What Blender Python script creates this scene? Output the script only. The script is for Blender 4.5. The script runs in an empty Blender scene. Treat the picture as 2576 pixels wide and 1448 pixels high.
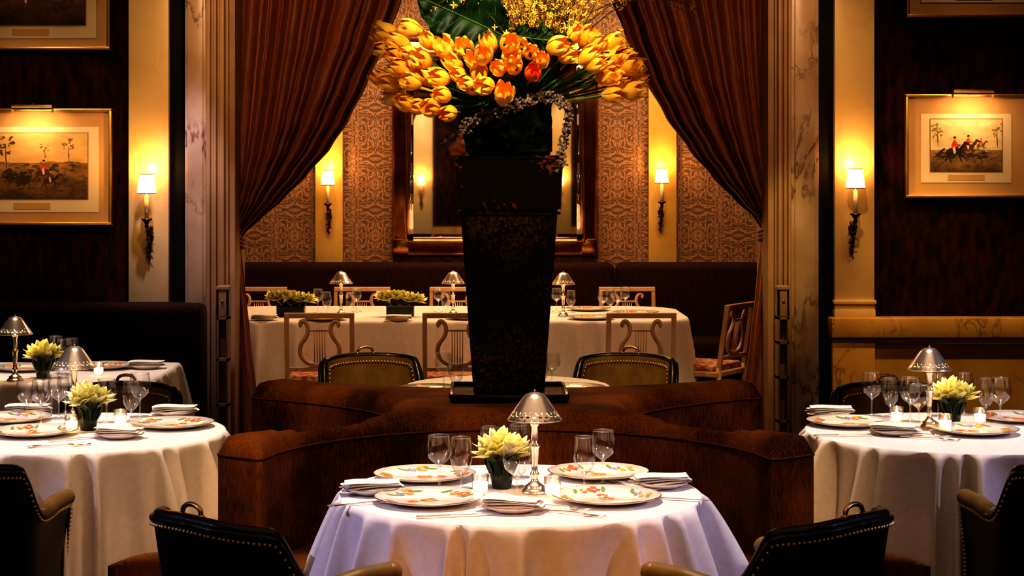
import bpy, bmesh, math, random
from mathutils import Matrix, Vector, noise, geometry
random.seed(7)
F=4600.0; H=1.6; VX=1215.0; VY=450.0
def X(px,d): return (px-VX)*d/F
def Z(py,d): return H-(py-VY)*d/F
def on(px,py,z=0.755):
    d=(H-z)*F/(py-VY); return (X(px,d),d,z)
def lerp(a,b,t): return a+(b-a)*t
def interp(pts,x):
    if x<=pts[0][0]: return pts[0][1]
    for (a,b),(c,d) in zip(pts,pts[1:]):
        if x<=c:
            t=(x-a)/(c-a); t=t*t*(3-2*t)*0.35+t*0.65
            return b+(d-b)*t
    return pts[-1][1]
# ---------------------------------------------------------------- materials
def newmat(name):
    m=bpy.data.materials.new(name); m.use_nodes=True
    nt=m.node_tree; b=nt.nodes['Principled BSDF']; return m,nt,b
def MAT(name,c,rough=.5,metal=0,c2=None,scale=5,stretch=(1,1,1),bump=0,sheen=0,em=None,es=0,coat=0,spec=.5,detail=5,r=(.35,.65),dist=0,trans=0,rot=(0,0,0),big=None,bigf=.55):
    m,nt,b=newmat(name); L=nt.links
    b.inputs['Base Color'].default_value=(*c,1); b.inputs['Roughness'].default_value=rough
    b.inputs['Metallic'].default_value=metal; b.inputs['Specular IOR Level'].default_value=spec
    b.inputs['Coat Weight'].default_value=coat; b.inputs['Coat Roughness'].default_value=.1
    if sheen:
        b.inputs['Sheen Weight'].default_value=sheen; b.inputs['Sheen Roughness'].default_value=.35
        b.inputs['Sheen Tint'].default_value=(min(1,c[0]*4+.3),min(1,c[1]*3+.15),min(1,c[2]*3+.05),1)
    if trans: b.inputs['Subsurface Weight'].default_value=trans; b.inputs['Subsurface Radius'].default_value=(.02,.01,.004); b.inputs['Subsurface Scale'].default_value=.5
    if em: b.inputs['Emission Color'].default_value=(*em,1); b.inputs['Emission Strength'].default_value=es
    if c2 is not None or bump:
        tc=nt.nodes.new('ShaderNodeTexCoord'); mp=nt.nodes.new('ShaderNodeMapping')
        mp.inputs['Scale'].default_value=stretch; mp.inputs['Rotation'].default_value=rot
        L.new(tc.outputs['Object'],mp.inputs['Vector'])
        n=nt.nodes.new('ShaderNodeTexNoise'); n.inputs['Scale'].default_value=scale; n.inputs['Detail'].default_value=detail
        n.inputs['Distortion'].default_value=dist
        L.new(mp.outputs[0],n.inputs['Vector'])
        if c2 is not None:
            cr=nt.nodes.new('ShaderNodeValToRGB'); e=cr.color_ramp.elements
            e[0].position=r[0]; e[0].color=(*c,1); e[1].position=r[1]; e[1].color=(*c2,1)
            src=n.outputs['Fac']
            if big:
                n3=nt.nodes.new('ShaderNodeTexNoise'); n3.inputs['Scale'].default_value=big; n3.inputs['Detail'].default_value=3
                L.new(tc.outputs['Object'],n3.inputs['Vector'])
                mm=nt.nodes.new('ShaderNodeMix'); mm.inputs[0].default_value=bigf; L.new(n.outputs['Fac'],mm.inputs[2]); L.new(n3.outputs['Fac'],mm.inputs[3]); src=mm.outputs[0]
            L.new(src,cr.inputs['Fac']); L.new(cr.outputs['Color'],b.inputs['Base Color'])
        if bump:
            bp=nt.nodes.new('ShaderNodeBump'); bp.inputs['Strength'].default_value=bump; bp.inputs['Distance'].default_value=.01
            L.new(n.outputs['Fac'],bp.inputs['Height']); L.new(bp.outputs[0],b.inputs['Normal'])
    return m
def marble(name,c,c2,vein,scale=3,vs=1.0,wd=.02):
    m,nt,b=newmat(name); L=nt.links
    tc=nt.nodes.new('ShaderNodeTexCoord')
    n=nt.nodes.new('ShaderNodeTexNoise'); n.inputs['Scale'].default_value=scale; n.inputs['Detail'].default_value=8
    L.new(tc.outputs['Object'],n.inputs['Vector'])
    cr=nt.nodes.new('ShaderNodeValToRGB'); e=cr.color_ramp.elements
    e[0].position=.3; e[0].color=(*c,1); e[1].position=.7; e[1].color=(*c2,1)
    L.new(n.outputs['Fac'],cr.inputs['Fac'])
    n2=nt.nodes.new('ShaderNodeTexNoise'); n2.inputs['Scale'].default_value=scale*.9; n2.inputs['Detail'].default_value=9; n2.inputs['Roughness'].default_value=.62; n2.inputs['Distortion'].default_value=.5
    mp=nt.nodes.new('ShaderNodeMapping'); mp.inputs['Rotation'].default_value=(0,.7,0); mp.inputs['Scale'].default_value=(1.8,1,.8)
    L.new(tc.outputs['Object'],mp.inputs[0]); L.new(mp.outputs[0],n2.inputs['Vector'])
    cr2=nt.nodes.new('ShaderNodeValToRGB'); e=cr2.color_ramp.elements
    e[0].position=.5-wd; e[0].color=(0,0,0,1); e[1].position=.5; e[1].color=(vs,vs,vs,1)
    x=cr2.color_ramp.elements.new(.5+wd); x.color=(0,0,0,1)
    L.new(n2.outputs['Fac'],cr2.inputs['Fac'])
    n4=nt.nodes.new('ShaderNodeTexNoise'); n4.inputs['Scale'].default_value=scale*.8; n4.inputs['Detail'].default_value=2; L.new(tc.outputs['Object'],n4.inputs['Vector'])
    cr4=nt.nodes.new('ShaderNodeValToRGB'); e=cr4.color_ramp.elements; e[0].position=.45; e[1].position=.6; L.new(n4.outputs['Fac'],cr4.inputs['Fac'])
    mu=nt.nodes.new('ShaderNodeMath'); mu.operation='MULTIPLY'; L.new(cr2.outputs['Color'],mu.inputs[0]); L.new(cr4.outputs['Color'],mu.inputs[1])
    mx=nt.nodes.new('ShaderNodeMixRGB'); mx.inputs['Color2'].default_value=(*vein,1)
    L.new(mu.outputs[0],mx.inputs['Fac']); L.new(cr.outputs['Color'],mx.inputs['Color1'])
    L.new(mx.outputs[0],b.inputs['Base Color']); b.inputs['Roughness'].default_value=.35
    return m
def damask():
    m,nt,b=newmat('damask_wallpaper'); L=nt.links
    def mth(op,a,bv=None):
        n=nt.nodes.new('ShaderNodeMath'); n.operation=op
        if isinstance(a,(int,float)): n.inputs[0].default_value=a
        else: L.new(a,n.inputs[0])
        if bv is not None:
            if isinstance(bv,(int,float)): n.inputs[1].default_value=bv
            else: L.new(bv,n.inputs[1])
        return n.outputs[0]
    tc=nt.nodes.new('ShaderNodeTexCoord'); sp=nt.nodes.new('ShaderNodeSeparateXYZ'); L.new(tc.outputs['Object'],sp.inputs[0])
    W=.15
    u=mth('PINGPONG',sp.outputs['X'],W)
    col=mth('FLOOR',mth('DIVIDE',mth('ADD',sp.outputs['X'],W),2*W))
    off=mth('MULTIPLY',mth('MODULO',mth('ABSOLUTE',col),2.0),.19)
    v=mth('PINGPONG',mth('ADD',sp.outputs['Z'],off),.19)
    cb=nt.nodes.new('ShaderNodeCombineXYZ'); L.new(u,cb.inputs[0]); L.new(v,cb.inputs[2])
    n=nt.nodes.new('ShaderNodeTexNoise'); n.inputs['Scale'].default_value=13; n.inputs['Detail'].default_value=1.2; n.inputs['Distortion'].default_value=2.0
    L.new(cb.outputs[0],n.inputs['Vector'])
    s=mth('MULTIPLY',mth('SINE',mth('MULTIPLY',n.outputs['Fac'],30.0)),.5)
    cr=nt.nodes.new('ShaderNodeValToRGB'); e=cr.color_ramp.elements
    e[0].position=.44; e[0].color=(.120,.062,.024,1); e[1].position=.58; e[1].color=(.33,.178,.10,1)
    L.new(mth('ADD',s,.5),cr.inputs['Fac'])
    L.new(cr.outputs[0],b.inputs['Base Color']); b.inputs['Roughness'].default_value=.6
    return m
def glassmat():
    m=bpy.data.materials.new('clear_glass'); m.use_nodes=True; nt=m.node_tree; nt.nodes.clear(); L=nt.links
    o=nt.nodes.new('ShaderNodeOutputMaterial'); mx=nt.nodes.new('ShaderNodeMixShader')
    t=nt.nodes.new('ShaderNodeBsdfTransparent'); g=nt.nodes.new('ShaderNodeBsdfGlossy'); g.inputs['Roughness'].default_value=.12
    lw=nt.nodes.new('ShaderNodeLayerWeight'); lw.inputs['Blend'].default_value=.3
    cr=nt.nodes.new('ShaderNodeValToRGB'); e=cr.color_ramp.elements
    e[0].position=0;e[0].color=(.10,.10,.10,1); e[1].position=1; e[1].color=(.62,.62,.62,1)
    L.new(lw.outputs['Facing'],cr.inputs['Fac'])
    L.new(cr.outputs[0],mx.inputs[0]); 
    cr2=nt.nodes.new('ShaderNodeValToRGB'); e=cr2.color_ramp.elements
    e[0].color=(1,1,1,1); e[1].color=(.9,.9,.9,1); L.new(lw.outputs['Facing'],cr2.inputs['Fac']); L.new(cr2.outputs[0],t.inputs[0])
    L.new(t.outputs[0],mx.inputs[1]); L.new(g.outputs[0],mx.inputs[2]); L.new(mx.outputs[0],o.inputs[0])
    return m
def shademat(name,col,es,tc_):
    m=bpy.data.materials.new(name); m.use_nodes=True; nt=m.node_tree; nt.nodes.clear(); L=nt.links
    o=nt.nodes.new('ShaderNodeOutputMaterial'); a=nt.nodes.new('ShaderNodeAddShader')
    t=nt.nodes.new('ShaderNodeBsdfTranslucent'); t.inputs[0].default_value=(*tc_,1)
    e=nt.nodes.new('ShaderNodeEmission'); e.inputs[0].default_value=(*col,1); e.inputs[1].default_value=es
    L.new(t.outputs[0],a.inputs[0]); L.new(e.outputs[0],a.inputs[1]); L.new(a.outputs[0],o.inputs[0]); return m
def colmat():
    m,nt,b=newmat('printed_paper'); a=nt.nodes.new('ShaderNodeVertexColor'); a.layer_name='Col'
    nt.links.new(a.outputs['Color'],b.inputs['Base Color']); b.inputs['Roughness'].default_value=.5; return m
m_maroon=MAT('maroon_fabric_wall',(.006,.0015,.0015),.8,c2=(.050,.008,.006),scale=9,stretch=(3,3,1),detail=9,r=(.38,.72),spec=.15)
m_black=MAT('near_black_strip',(.004,.003,.003),.6,spec=.15)  # flat near-black strips beside the pilasters, no recess is cut
m_cream=marble('cream_marble',(.62,.43,.19),(.71,.53,.27),(.55,.33,.14),3,.4)
m_grey=marble('veined_marble',(.33,.22,.14),(.50,.37,.26),(.08,.03,.02),4,.9,.035)
m_trim=MAT('painted_trim',(.38,.24,.12),.5,c2=(.30,.18,.09),scale=4)
m_yel=marble('yellow_marble',(.54,.29,.06),(.70,.43,.13),(.20,.09,.02),5,.8,.03)
m_damask=damask()
m_floor=MAT('patterned_carpet',(.02,.006,.004),.95,c2=(.05,.018,.009),scale=14)
m_ceil=MAT('ceiling_plaster',(.40,.28,.18),.9,c2=(.45,.32,.2),scale=3)
m_backpil=marble('gold_marble',(.60,.36,.08),(.70,.46,.14),(.5,.28,.08),4,.3)
m_curtain=MAT('copper_silk',(.15,.050,.018),.5,c2=(.23,.082,.030),scale=30,stretch=(4,4,.3),sheen=.3,spec=.35)
m_velvet=MAT('brown_velvet',(.022,.007,.002),.8,c2=(.21,.075,.018),scale=70,stretch=(3.2,3.2,.45),detail=6,r=(.40,.66),sheen=.35,spec=.12,bump=.10,big=3.6,bigf=.6)  # large lighter blotches paint the velvet's sheen patches into the colour
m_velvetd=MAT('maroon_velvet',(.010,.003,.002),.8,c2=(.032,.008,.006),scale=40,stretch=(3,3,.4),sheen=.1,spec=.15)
m_piping=MAT('velvet_piping',(.07,.024,.005),.8,c2=(.12,.04,.010),scale=40,sheen=.3,spec=.1)
m_leather=MAT('black_leather',(.007,.004,.002),.38,c2=(.013,.008,.004),scale=60,bump=.08,coat=.12,spec=.35)
m_gold=MAT('olive_gold_leather',(.17,.095,.016),.4,c2=(.25,.145,.026),scale=14,coat=.15)
m_brass=MAT('brass',(.75,.50,.20),.3,1,c2=(.6,.38,.14),scale=20)
m_nail=MAT('nailhead_brass',(.95,.70,.36),.45,.7,c2=(.85,.6,.3),scale=20)
m_wood=MAT('dark_wood',(.02,.008,.004),.4,c2=(.04,.016,.008),scale=12,stretch=(1,1,6))
m_silver=MAT('silver',(.98,.88,.76),.24,.9,c2=(.90,.80,.67),scale=15)
m_cloth=MAT('white_linen',(.78,.73,.73),.75,c2=(.84,.79,.79),scale=50,sheen=.1,spec=.2)
m_napkin=MAT('napkin_linen',(.86,.80,.75),.8,c2=(.80,.74,.69),scale=60,bump=.1)
m_china=MAT('porcelain',(.88,.84,.80),.15,c2=(.85,.81,.77),scale=5,coat=.5)
m_chinag=MAT('porcelain_gold_rim',(.50,.30,.12),.3,.6,c2=(.45,.26,.1),scale=20)
m_pr=MAT('glaze_red',(.70,.10,.04),.3,c2=(.8,.18,.05),scale=90)
m_po=MAT('glaze_orange',(.85,.35,.06),.3,c2=(.9,.45,.1),scale=90)
m_pb=MAT('glaze_blue',(.25,.25,.40),.3,c2=(.35,.35,.5),scale=90)
m_pg=MAT('glaze_green',(.15,.28,.08),.3,c2=(.2,.35,.1),scale=90)
m_glass=glassmat()
m_wax=MAT('candle_wax',(.9,.8,.6),.5,c2=(.95,.85,.65),scale=10,em=(1,.58,.24),es=3.6)
m_flame=MAT('flame',(1,.7,.3),.5,c2=(1,.8,.4),scale=5,em=(1,.62,.25),es=34)
m_shade=shademat('lamp_shade_silk',(1,.66,.30),1.6,(.85,.65,.38))
m_candle=MAT('candle_sleeve',(.8,.68,.5),.5,c2=(.75,.62,.45),scale=5)
m_bronze=MAT('bronze',(.16,.075,.03),.35,1,c2=(.1,.04,.015),scale=30)
m_copper=MAT('copper_leaf_frame',(.36,.14,.035),.2,1,c2=(.72,.35,.11),scale=6,bump=.08)
m_mirror=MAT('mirror_glass',(.88,.78,.65),.02,1,c2=(.85,.75,.62),scale=1)
m_vase=MAT('black_glazed_ceramic',(.0025,.0015,.001),.38,c2=(.11,.045,.014),scale=90,detail=8,r=(.53,.67),bump=.3,spec=.2,big=2.4,bigf=.5)
m_vasetop=MAT('black_glaze',(.003,.002,.0015),.18,c2=(.14,.032,.013),scale=60,detail=9,r=(.59,.67),bump=.12,coat=.2,spec=.3,big=7,bigf=.55)
m_moss=MAT('dark_foliage',(.003,.004,.0015),.9,c2=(.008,.012,.003),scale=30,bump=1,spec=.1)
m_stem=MAT('tulip_stem',(.05,.11,.018),.45,c2=(.10,.18,.035),scale=20)
m_leaf=MAT('deep_green_leaf',(.002,.012,.002),.5,c2=(.008,.036,.005),scale=14,spec=.22)
m_rib=MAT('leaf_rib',(.05,.10,.015),.5,c2=(.07,.14,.02),scale=14)
m_tul=MAT('tulip_petal',(1,.44,.02),.5,c2=(1,.66,.09),scale=28,stretch=(1,1,.4),trans=.2)
m_tul2=MAT('tulip_petal_orange',(.98,.32,.014),.5,c2=(1,.54,.04),scale=28,trans=.2)
m_tulr=MAT('tulip_petal_red',(.75,.07,.01),.45,c2=(.95,.24,.02),scale=28)
m_fors=MAT('forsythia_bloom',(.72,.42,.025),.5,c2=(.92,.62,.07),scale=20)
m_twig=MAT('twig',(.05,.02,.008),.7,c2=(.10,.045,.016),scale=30)
m_catkin=MAT('catkin',(.07,.045,.035),.7,c2=(.22,.15,.12),scale=60,sheen=.1)
m_lotus=MAT('pale_yellow_petal',(.84,.80,.28),.5,c2=(.94,.92,.54),scale=30,trans=.2)
m_potleaf=MAT('leaf_wrapped_pot',(.006,.014,.006),.35,c2=(.014,.03,.010),scale=20)
m_pframe=MAT('gilt_frame',(.75,.50,.20),.35,.8,c2=(.65,.40,.14),scale=20)
m_pmat=MAT('picture_mat',(.60,.35,.15),.7,c2=(.64,.39,.17),scale=3)
m_pmat2=MAT('inner_mat',(.84,.66,.44),.7,c2=(.86,.70,.48),scale=3)
m_pmat3=MAT('tan_mat',(.30,.16,.06),.7,c2=(.34,.19,.07),scale=3)
m_lyre=MAT('antique_cream_wood',(.60,.39,.22),.45,c2=(.45,.27,.14),scale=20,stretch=(1,1,.3))
m_floral=MAT('floral_upholstery',(.55,.40,.25),.8,c2=(.40,.07,.03),scale=28,r=(.45,.55))
m_print=colmat()
# ---------------------------------------------------------------- mesh builder
class MB:
    def __init__(s): s.v=[];s.f=[];s.m=[];s.s=[];s.mats=[]
    def add(s,vs,fs,mat,M=None,smooth=True):
        if mat not in s.mats: s.mats.append(mat)
        mi=s.mats.index(mat); o=len(s.v)
        if M is not None: vs=[M@Vector(v) for v in vs]
        s.v+= [tuple(v) for v in vs]
        for f in fs: s.f.append([i+o for i in f]); s.m.append(mi); s.s.append(smooth)
        return s
    def lathe(s,prof,mat,n=32,M=None,smooth=True,skip=None):
        vs=[];fs=[]
        for r,z in prof:
            for i in range(n):
                a=2*math.pi*i/n; vs.append((r*math.cos(a),r*math.sin(a),z))
        for j in range(len(prof)-1):
            for i in range(n):
                if skip and skip(j,i): continue
                k=(i+1)%n; fs.append([j*n+i,j*n+k,(j+1)*n+k,(j+1)*n+i])
        return s.add(vs,fs,mat,M,smooth)
    def bm(s,bm,mat,M=None,smooth=False):
        bm.verts.index_update()
        s.add([v.co.copy() for v in bm.verts],[[v.index for v in f.verts] for f in bm.faces],mat,M,smooth); bm.free(); return s
    def box(s,lo,hi,mat,bev=0,M=None,seg=2,smooth=False):
        b=bmesh.new(); bmesh.ops.create_cube(b,size=1)
        for v in b.verts:
            v.co=Vector([lerp(lo[k],hi[k],v.co[k]+.5) for k in range(3)])
        if bev: bmesh.ops.bevel(b,geom=b.edges[:]+b.verts[:],offset=bev,segments=seg,affect='EDGES',profile=.5)
        return s.bm(b,mat,M,smooth or bev>0.012)
    def tube(s,pts,r,mat,n=8,M=None,closed=False,smooth=True,caps=True):
        pts=[Vector(p) for p in pts]; N=len(pts); vs=[];fs=[]
        up=Vector((0,0,1)); prev=None
        for i,p in enumerate(pts):
            if closed: t=pts[(i+1)%N]-pts[i-1]
            else: t=pts[min(i+1,N-1)]-pts[max(i-1,0)]
            if t.length<1e-9: t=Vector((0,0,1))
            t.normalize()
            if prev is None:
                a=up if abs(t.dot(up))<.9 else Vector((1,0,0)); q=t.cross(a).normalized()
            else:
                q=prev-t*prev.dot(t)
                q=q.normalized() if q.length>1e-6 else t.orthogonal().normalized()
            prev=q; w=t.cross(q)
            rr=r(i/(N-1)) if callable(r) else r
            for k in range(n):
                a=2*math.pi*k/n; vs.append(p+q*math.cos(a)*rr+w*math.sin(a)*rr)
        for i in range(N if closed else N-1):
            j=(i+1)%N
            for k in range(n):
                l=(k+1)%n; fs.append([i*n+k,i*n+l,j*n+l,j*n+k])
        if caps and not closed:
            fs.append(list(range(n))[::-1]); fs.append([(N-1)*n+k for k in range(n)])
        return s.add(vs,fs,mat,M,smooth)
    def ball(s,c,r,mat,n=8,m=5,M=None):
        if isinstance(r,(int,float)): r=(r,r,r)
        vs=[];fs=[]
        for j in range(m+1):
            p=math.pi*j/m
            for i in range(n):
                a=2*math.pi*i/n; vs.append((c[0]+r[0]*math.sin(p)*math.cos(a),c[1]+r[1]*math.sin(p)*math.sin(a),c[2]+r[2]*math.cos(p)))
        for j in range(m):
            for i in range(n):
                k=(i+1)%n; fs.append([j*n+i,(j+1)*n+i,(j+1)*n+k,j*n+k])
        return s.add(vs,fs,mat,M,True)
    def prism(s,poly,z0,z1,mat,bev=0,seg=3,M=None):
        b=bmesh.new(); vs=[b.verts.new((p[0],p[1],z0)) for p in poly]; f=b.faces.new(vs)
        r=bmesh.ops.extrude_face_region(b,geom=[f]); tv=[e for e in r['geom'] if isinstance(e,bmesh.types.BMVert)]
        for v in tv: v.co.z=z1
        bmesh.ops.recalc_face_normals(b,faces=b.faces[:])
        if bev:
            te=[e for e in b.edges if all(abs(v.co.z-z1)<1e-6 for v in e.verts)]
            bmesh.ops.bevel(b,geom=te,offset=bev,segments=seg,affect='EDGES',profile=.5)
        return s.bm(b,mat,M,True)
    def cushion(s,poly,z0,z1,mat,rad,grid=.05,crown=0):
        """slab with a rounded upper edge; robust for concave outlines"""
        P=[Vector(p) for p in poly]; out=[]
        for a,c in zip(P,P[1:]+P[:1]):
            L=(c-a).length
            if L<1e-5: continue
            k=max(1,int(L/.025))
            for i in range(k): out.append(a.lerp(c,i/k))
        P=out; n=len(P)
        def dist(q):
            best=9
            for i in range(n):
                a=P[i]; c=P[(i+1)%n]; ab=c-a; t=max(0,min(1,(q-a).dot(ab)/max(1e-12,ab.length_squared))); d=(q-a-ab*t).length
                if d<best: best=d
            return best
        def inside(q):
            r=False
            for i in range(n):
                a=P[i]; c=P[(i+1)%n]
                if (a.y>q.y)!=(c.y>q.y) and q.x<(c.x-a.x)*(q.y-a.y)/(c.y-a.y)+a.x: r=not r
            return r
        area=sum(P[i].x*P[(i+1)%n].y-P[(i+1)%n].x*P[i].y for i in range(n)); sg=1 if area>0 else -1
        pts=list(P); ds=[0]*n
        for dd in [rad*(1-math.cos(math.pi/2*k/5)) for k in range(1,6)]:
            for i in range(n):
                t=(P[(i+1)%n]-P[i-1]).normalized(); q=P[i]+Vector((-t.y,t.x))*dd*sg
                if inside(q):
                    d=dist(q)
                    if d>dd*.97: pts.append(q); ds.append(d)
        x0=min(p.x for p in P);x1=max(p.x for p in P);y0=min(p.y for p in P);y1=max(p.y for p in P)
        yy=y0
        while yy<y1:
            xx=x0
            while xx<x1:
                q=Vector((xx,yy))
                if inside(q):
                    d=dist(q)
                    if d>rad*1.12: pts.append(q); ds.append(d)
                xx+=grid
            yy+=grid
        res=geometry.delaunay_2d_cdt(pts,[(i,(i+1)%n) for i in range(n)],[],1,1e-5)
        ov,oe,of,orig=res[0],res[1],res[2],res[3]
        V=[]
        for v,og in zip(ov,orig):
            d=ds[og[0]] if og else dist(Vector(v))
            t=min(1,d/rad); z=z1-rad+rad*math.sqrt(max(0,1-(1-t)**2))+crown*min(1,d/.2)
            V.append((v[0],v[1],z))
        fs=[]
        for f in of:
            c=sum((Vector(ov[i]) for i in f),Vector((0,0)))/len(f)
            if inside(c):
                a,b_,c_=[Vector(ov[i]) for i in f[:3]]
                if (b_-a).cross(c_-a)<0: f=list(f)[::-1]
                fs.append(list(f))
        s.add(V,fs,mat)
        W=[(p.x,p.y,z0) for p in P]+[(p.x,p.y,lerp(z0,z1-rad,.5)) for p in P]+[(p.x,p.y,z1-rad) for p in P]
        fs=[]
        for j in range(2):
            for i in range(n):
                k=(i+1)%n; f=[j*n+i,j*n+k,(j+1)*n+k,(j+1)*n+i]; fs.append(f if sg>0 else f[::-1])
        s.add(W,fs,mat)
        return [ (p.x,p.y) for p in P]
    def mesh(s,name):
        me=bpy.data.meshes.new(name); me.from_pydata(s.v,[],s.f)
        for m in s.mats: me.materials.append(m)
        me.polygons.foreach_set('material_index',s.m); me.polygons.foreach_set('use_smooth',s.s)
        me.update()
        return me
    def obj(s,name,loc=(0,0,0),rz=0,auto=True):
        return place(s.mesh(name),name,loc,rz,auto)
def place(me,name,loc=(0,0,0),rz=0,auto=False,parent=None,sc=1):
    o=bpy.data.objects.new(name,me); bpy.context.scene.collection.objects.link(o)
    o.location=loc; o.rotation_euler=(0,0,rz); o.scale=(sc,)*3
    if parent: o.parent=parent
    if auto:
        o.data.set_sharp_from_angle(angle=math.radians(42))
    return o
def light(name,kind,loc,power,col,target=None,parent=None,size=.05,angle=60,blend=.6,sx=1,sy=1):
    l=bpy.data.lights.new(name,kind); l.energy=power; l.color=col
    if kind=='AREA': l.shape='RECTANGLE'; l.size=sx; l.size_y=sy
    else: l.shadow_soft_size=size
    if kind=='SPOT': l.spot_size=math.radians(angle); l.spot_blend=blend
    o=bpy.data.objects.new(name,l); bpy.context.scene.collection.objects.link(o); o.location=loc
    if parent: o.parent=parent
    if target is not None:
        o.rotation_euler=(Vector(target)-Vector(loc)).to_track_quat('-Z','Y').to_euler()
    return o
def single(name,lo,hi,mat,bev=0):
    b=MB(); c=[(lo[k]+hi[k])/2 for k in range(3)]
    b.box([lo[k]-c[k] for k in range(3)],[hi[k]-c[k] for k in range(3)],mat,bev); return b.obj(name,c)
# ---------------------------------------------------------------- room shell
CE=3.5
single('floor',(-5,-2,-.1),(5,13.8,0),m_floor)
single('ceiling',(-5,-2,CE),(5,13.8,CE+.1),m_ceil)
single('wall_left',(-5.1,-2,0),(-5,10,CE),m_maroon)
single('wall_right',(5,-2,0),(5.1,10,CE),m_maroon)
single('wall_rear',(-5,-2.1,0),(5,-2,CE),m_maroon)
JL=-1.43; JR=1.63
single('wall_front_left',(-5,10,0),(JL,10.35,CE),m_maroon)
single('wall_front_right',(JR,10,0),(5,10.35,CE),m_maroon)
single('wall_front_header',(JL,10,3.15),(JR,10.35,CE),m_maroon)
single('wall_back',(-3,13.6,0),(3.2,13.7,CE),m_damask)
single('wall_back_left',(-3.1,10.35,0),(-3,13.6,CE),m_damask)
single('wall_back_right',(3.2,10.35,0),(3.3,13.6,CE),m_damask)
single('trim_1',(X(425,9.97),9.96,0),(X(463,9.9),10,CE),m_black)
single('trim_2',(X(2060,9.9),9.96,0),(X(2100,9.97),10,CE),m_black)
def architrave(name,x0,x1,xm,sgn):
    b=MB(); a,c=sorted((x0,x1)); w=c-a
    b.box((a,9.8,0),(c,10,3.3),m_grey,.006)
    b.box((a+w*.12,9.785,0),(c-w*.12,9.802,3.3),m_grey,.005)
    st=(xm-x1)
    for k,(f0,f1,yy) in enumerate([(0,.22,9.79),(.22,.36,9.83),(.36,.5,9.81),(.5,.62,9.86),(.62,.86,9.84),(.86,1,9.9)]):
        p,q=sorted((x1+st*f0,x1+st*f1)); b.box((p,yy,0),(q,10,3.3),m_trim,.003)
    p,q=sorted((xm,xm-sgn*.03)); b.box((p,9.95,0),(q,10.36,3.3),m_trim)
    return b.obj(name)
architrave('trim_3',X(465,9.8),X(518,9.8),X(574,9.9),-1)
architrave('trim_4',X(2060,9.8),X(1990,9.8),X(1950,9.9),1)
def niche(name,px0,px1,shelves):
    b=MB(); y0,y1=9.68,9.78; x0,x1=sorted((X(px0,9.68),X(px1,9.68))); zt=Z(722,9.68)
    b.box((x0,y0,0),(x0+.010,y1,zt),m_trim); b.box((x1-.010,y0,0),(x1,y1,zt),m_trim); b.box((x0,y1-.01,0),(x1,y1,zt),m_trim)
    b.box((x0-.004,y0-.006,zt-.015),(x1+.004,y1,zt+.005),m_trim,.003)
    b.box((x0,y0,Z(795,9.68)),(x1,y0+.02,zt),m_trim); b.ball(((x0+x1)/2,y0-.005,Z(757,9.68)),.007,m_brass)
    for py in shelves: b.box((x0,y0,Z(py,9.68)-.007),(x1,y1,Z(py,9.68)+.007),m_trim)
    b.obj(name)
niche('corner_shelf',545,574,(800,905,1020,1130,1250)); niche('corner_shelf',1957,1985,(800,862,950,1060,1180))
def pil(name,x0,x1,z0,z1,mat,y0=9.92,y1=10.0,base=False):
    b=MB(); b.box((x0,y0,z0),(x1,y1,z1),mat,.004)
    if base:
        zb=Z(800,9.9); b.box((x0-.004,y0-.015,zb),(x1+.004,y1,Z(778,9.9)),mat,.006); b.box((x0-.008,y0-.02,Z(765,9.9)),(x1+.008,y1,Z(755,9.9)),mat,.004); b.box((x0-.002,y0-.008,Z(778,9.9)),(x1+.002,y1,Z(765,9.9)),mat,.002)
    return b.obj(name)
pil('trim_5',X(323,9.92),X(424,9.92),.9,3.3,m_cream)
pil('trim_6',X(2100,9.92),X(2200,9.92),Z(800,9.92),3.3,m_cream,base=True)
b=MB(); x0=X(2096,9.85); 
b.box((x0,9.9,0),(4.98,10,Z(800,9.9)),m_yel); b.box((x0-.01,9.84,Z(850,9.84)),(4.98,10,Z(800,9.84)),m_yel,.008)
b.box((x0,9.87,0),(X(2202,9.87),10,Z(852,9.87)),m_yel,.004); b.box((X(2202,9.87),9.885,Z(865,9.87)),(4.98,9.9,Z(852,9.87)),m_yel,.003)
b.obj('trim_7')
b=MB(); b.box((-4.98,9.9,0),(X(463,9.9),9.999,.84),m_yel); b.obj('trim_8')
for i,(a,c) in enumerate(((793,862),(1632,1702))):
    pil('trim_%d'%(9+i),X(a,13.55),X(c,13.55),.9,3.4,m_backpil,13.55,13.6)
for i,(a,c,mt) in enumerate(((-1.16,-.80,m_cream),(1.05,1.4,m_cream),(-3.2,-2.8,m_cream),(3.0,3.4,m_cream))):
    pil('trim_%d'%(11+i),a,c,0,3.3,mt,-2.0,-1.93)  # rear-wall pilasters, added to give the mirror a bright strip
b=MB(); b.box((-4.98,-2,0),(4.98,-1.96,.84),m_yel); b.obj('trim_15')
# ---------------------------------------------------------------- mirror
b=MB(); d=13.5; xo0,xo1=X(985,d),X(1506,d); zo0,zo1=Z(643,d),Z(95,d)
cx,cz=(xo0+xo1)/2,(zo0+zo1)/2; hw,hh=(xo1-xo0)/2,(zo1-zo0)/2
prof=[(0,.0),(0,-.05),(.008,-.065),(.018,-.065),(.026,-.05),(.09,-.085),(.10,-.092),(.112,-.092),(.12,-.07),(.13,-.04)]
vs=[];fs=[]
for ins,dy in prof:
    for sx,sz in ((-1,-1),(1,-1),(1,1),(-1,1)): vs.append((sx*(hw-ins),dy,sz*(hh-ins)))
for j in range(len(prof)-1):
    for k in range(4):
        l=(k+1)%4; fs.append([j*4+k,j*4+l,(j+1)*4+l,(j+1)*4+k])
b.add(vs,fs,m_copper,None,False)
b.add([(-hw+.125,-.04,-hh+.125),(hw-.125,-.04,-hh+.125),(hw-.125,-.04,hh-.125),(-hw+.125,-.04,hh-.125)],[[0,1,2,3]],m_mirror,None,False)
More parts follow.
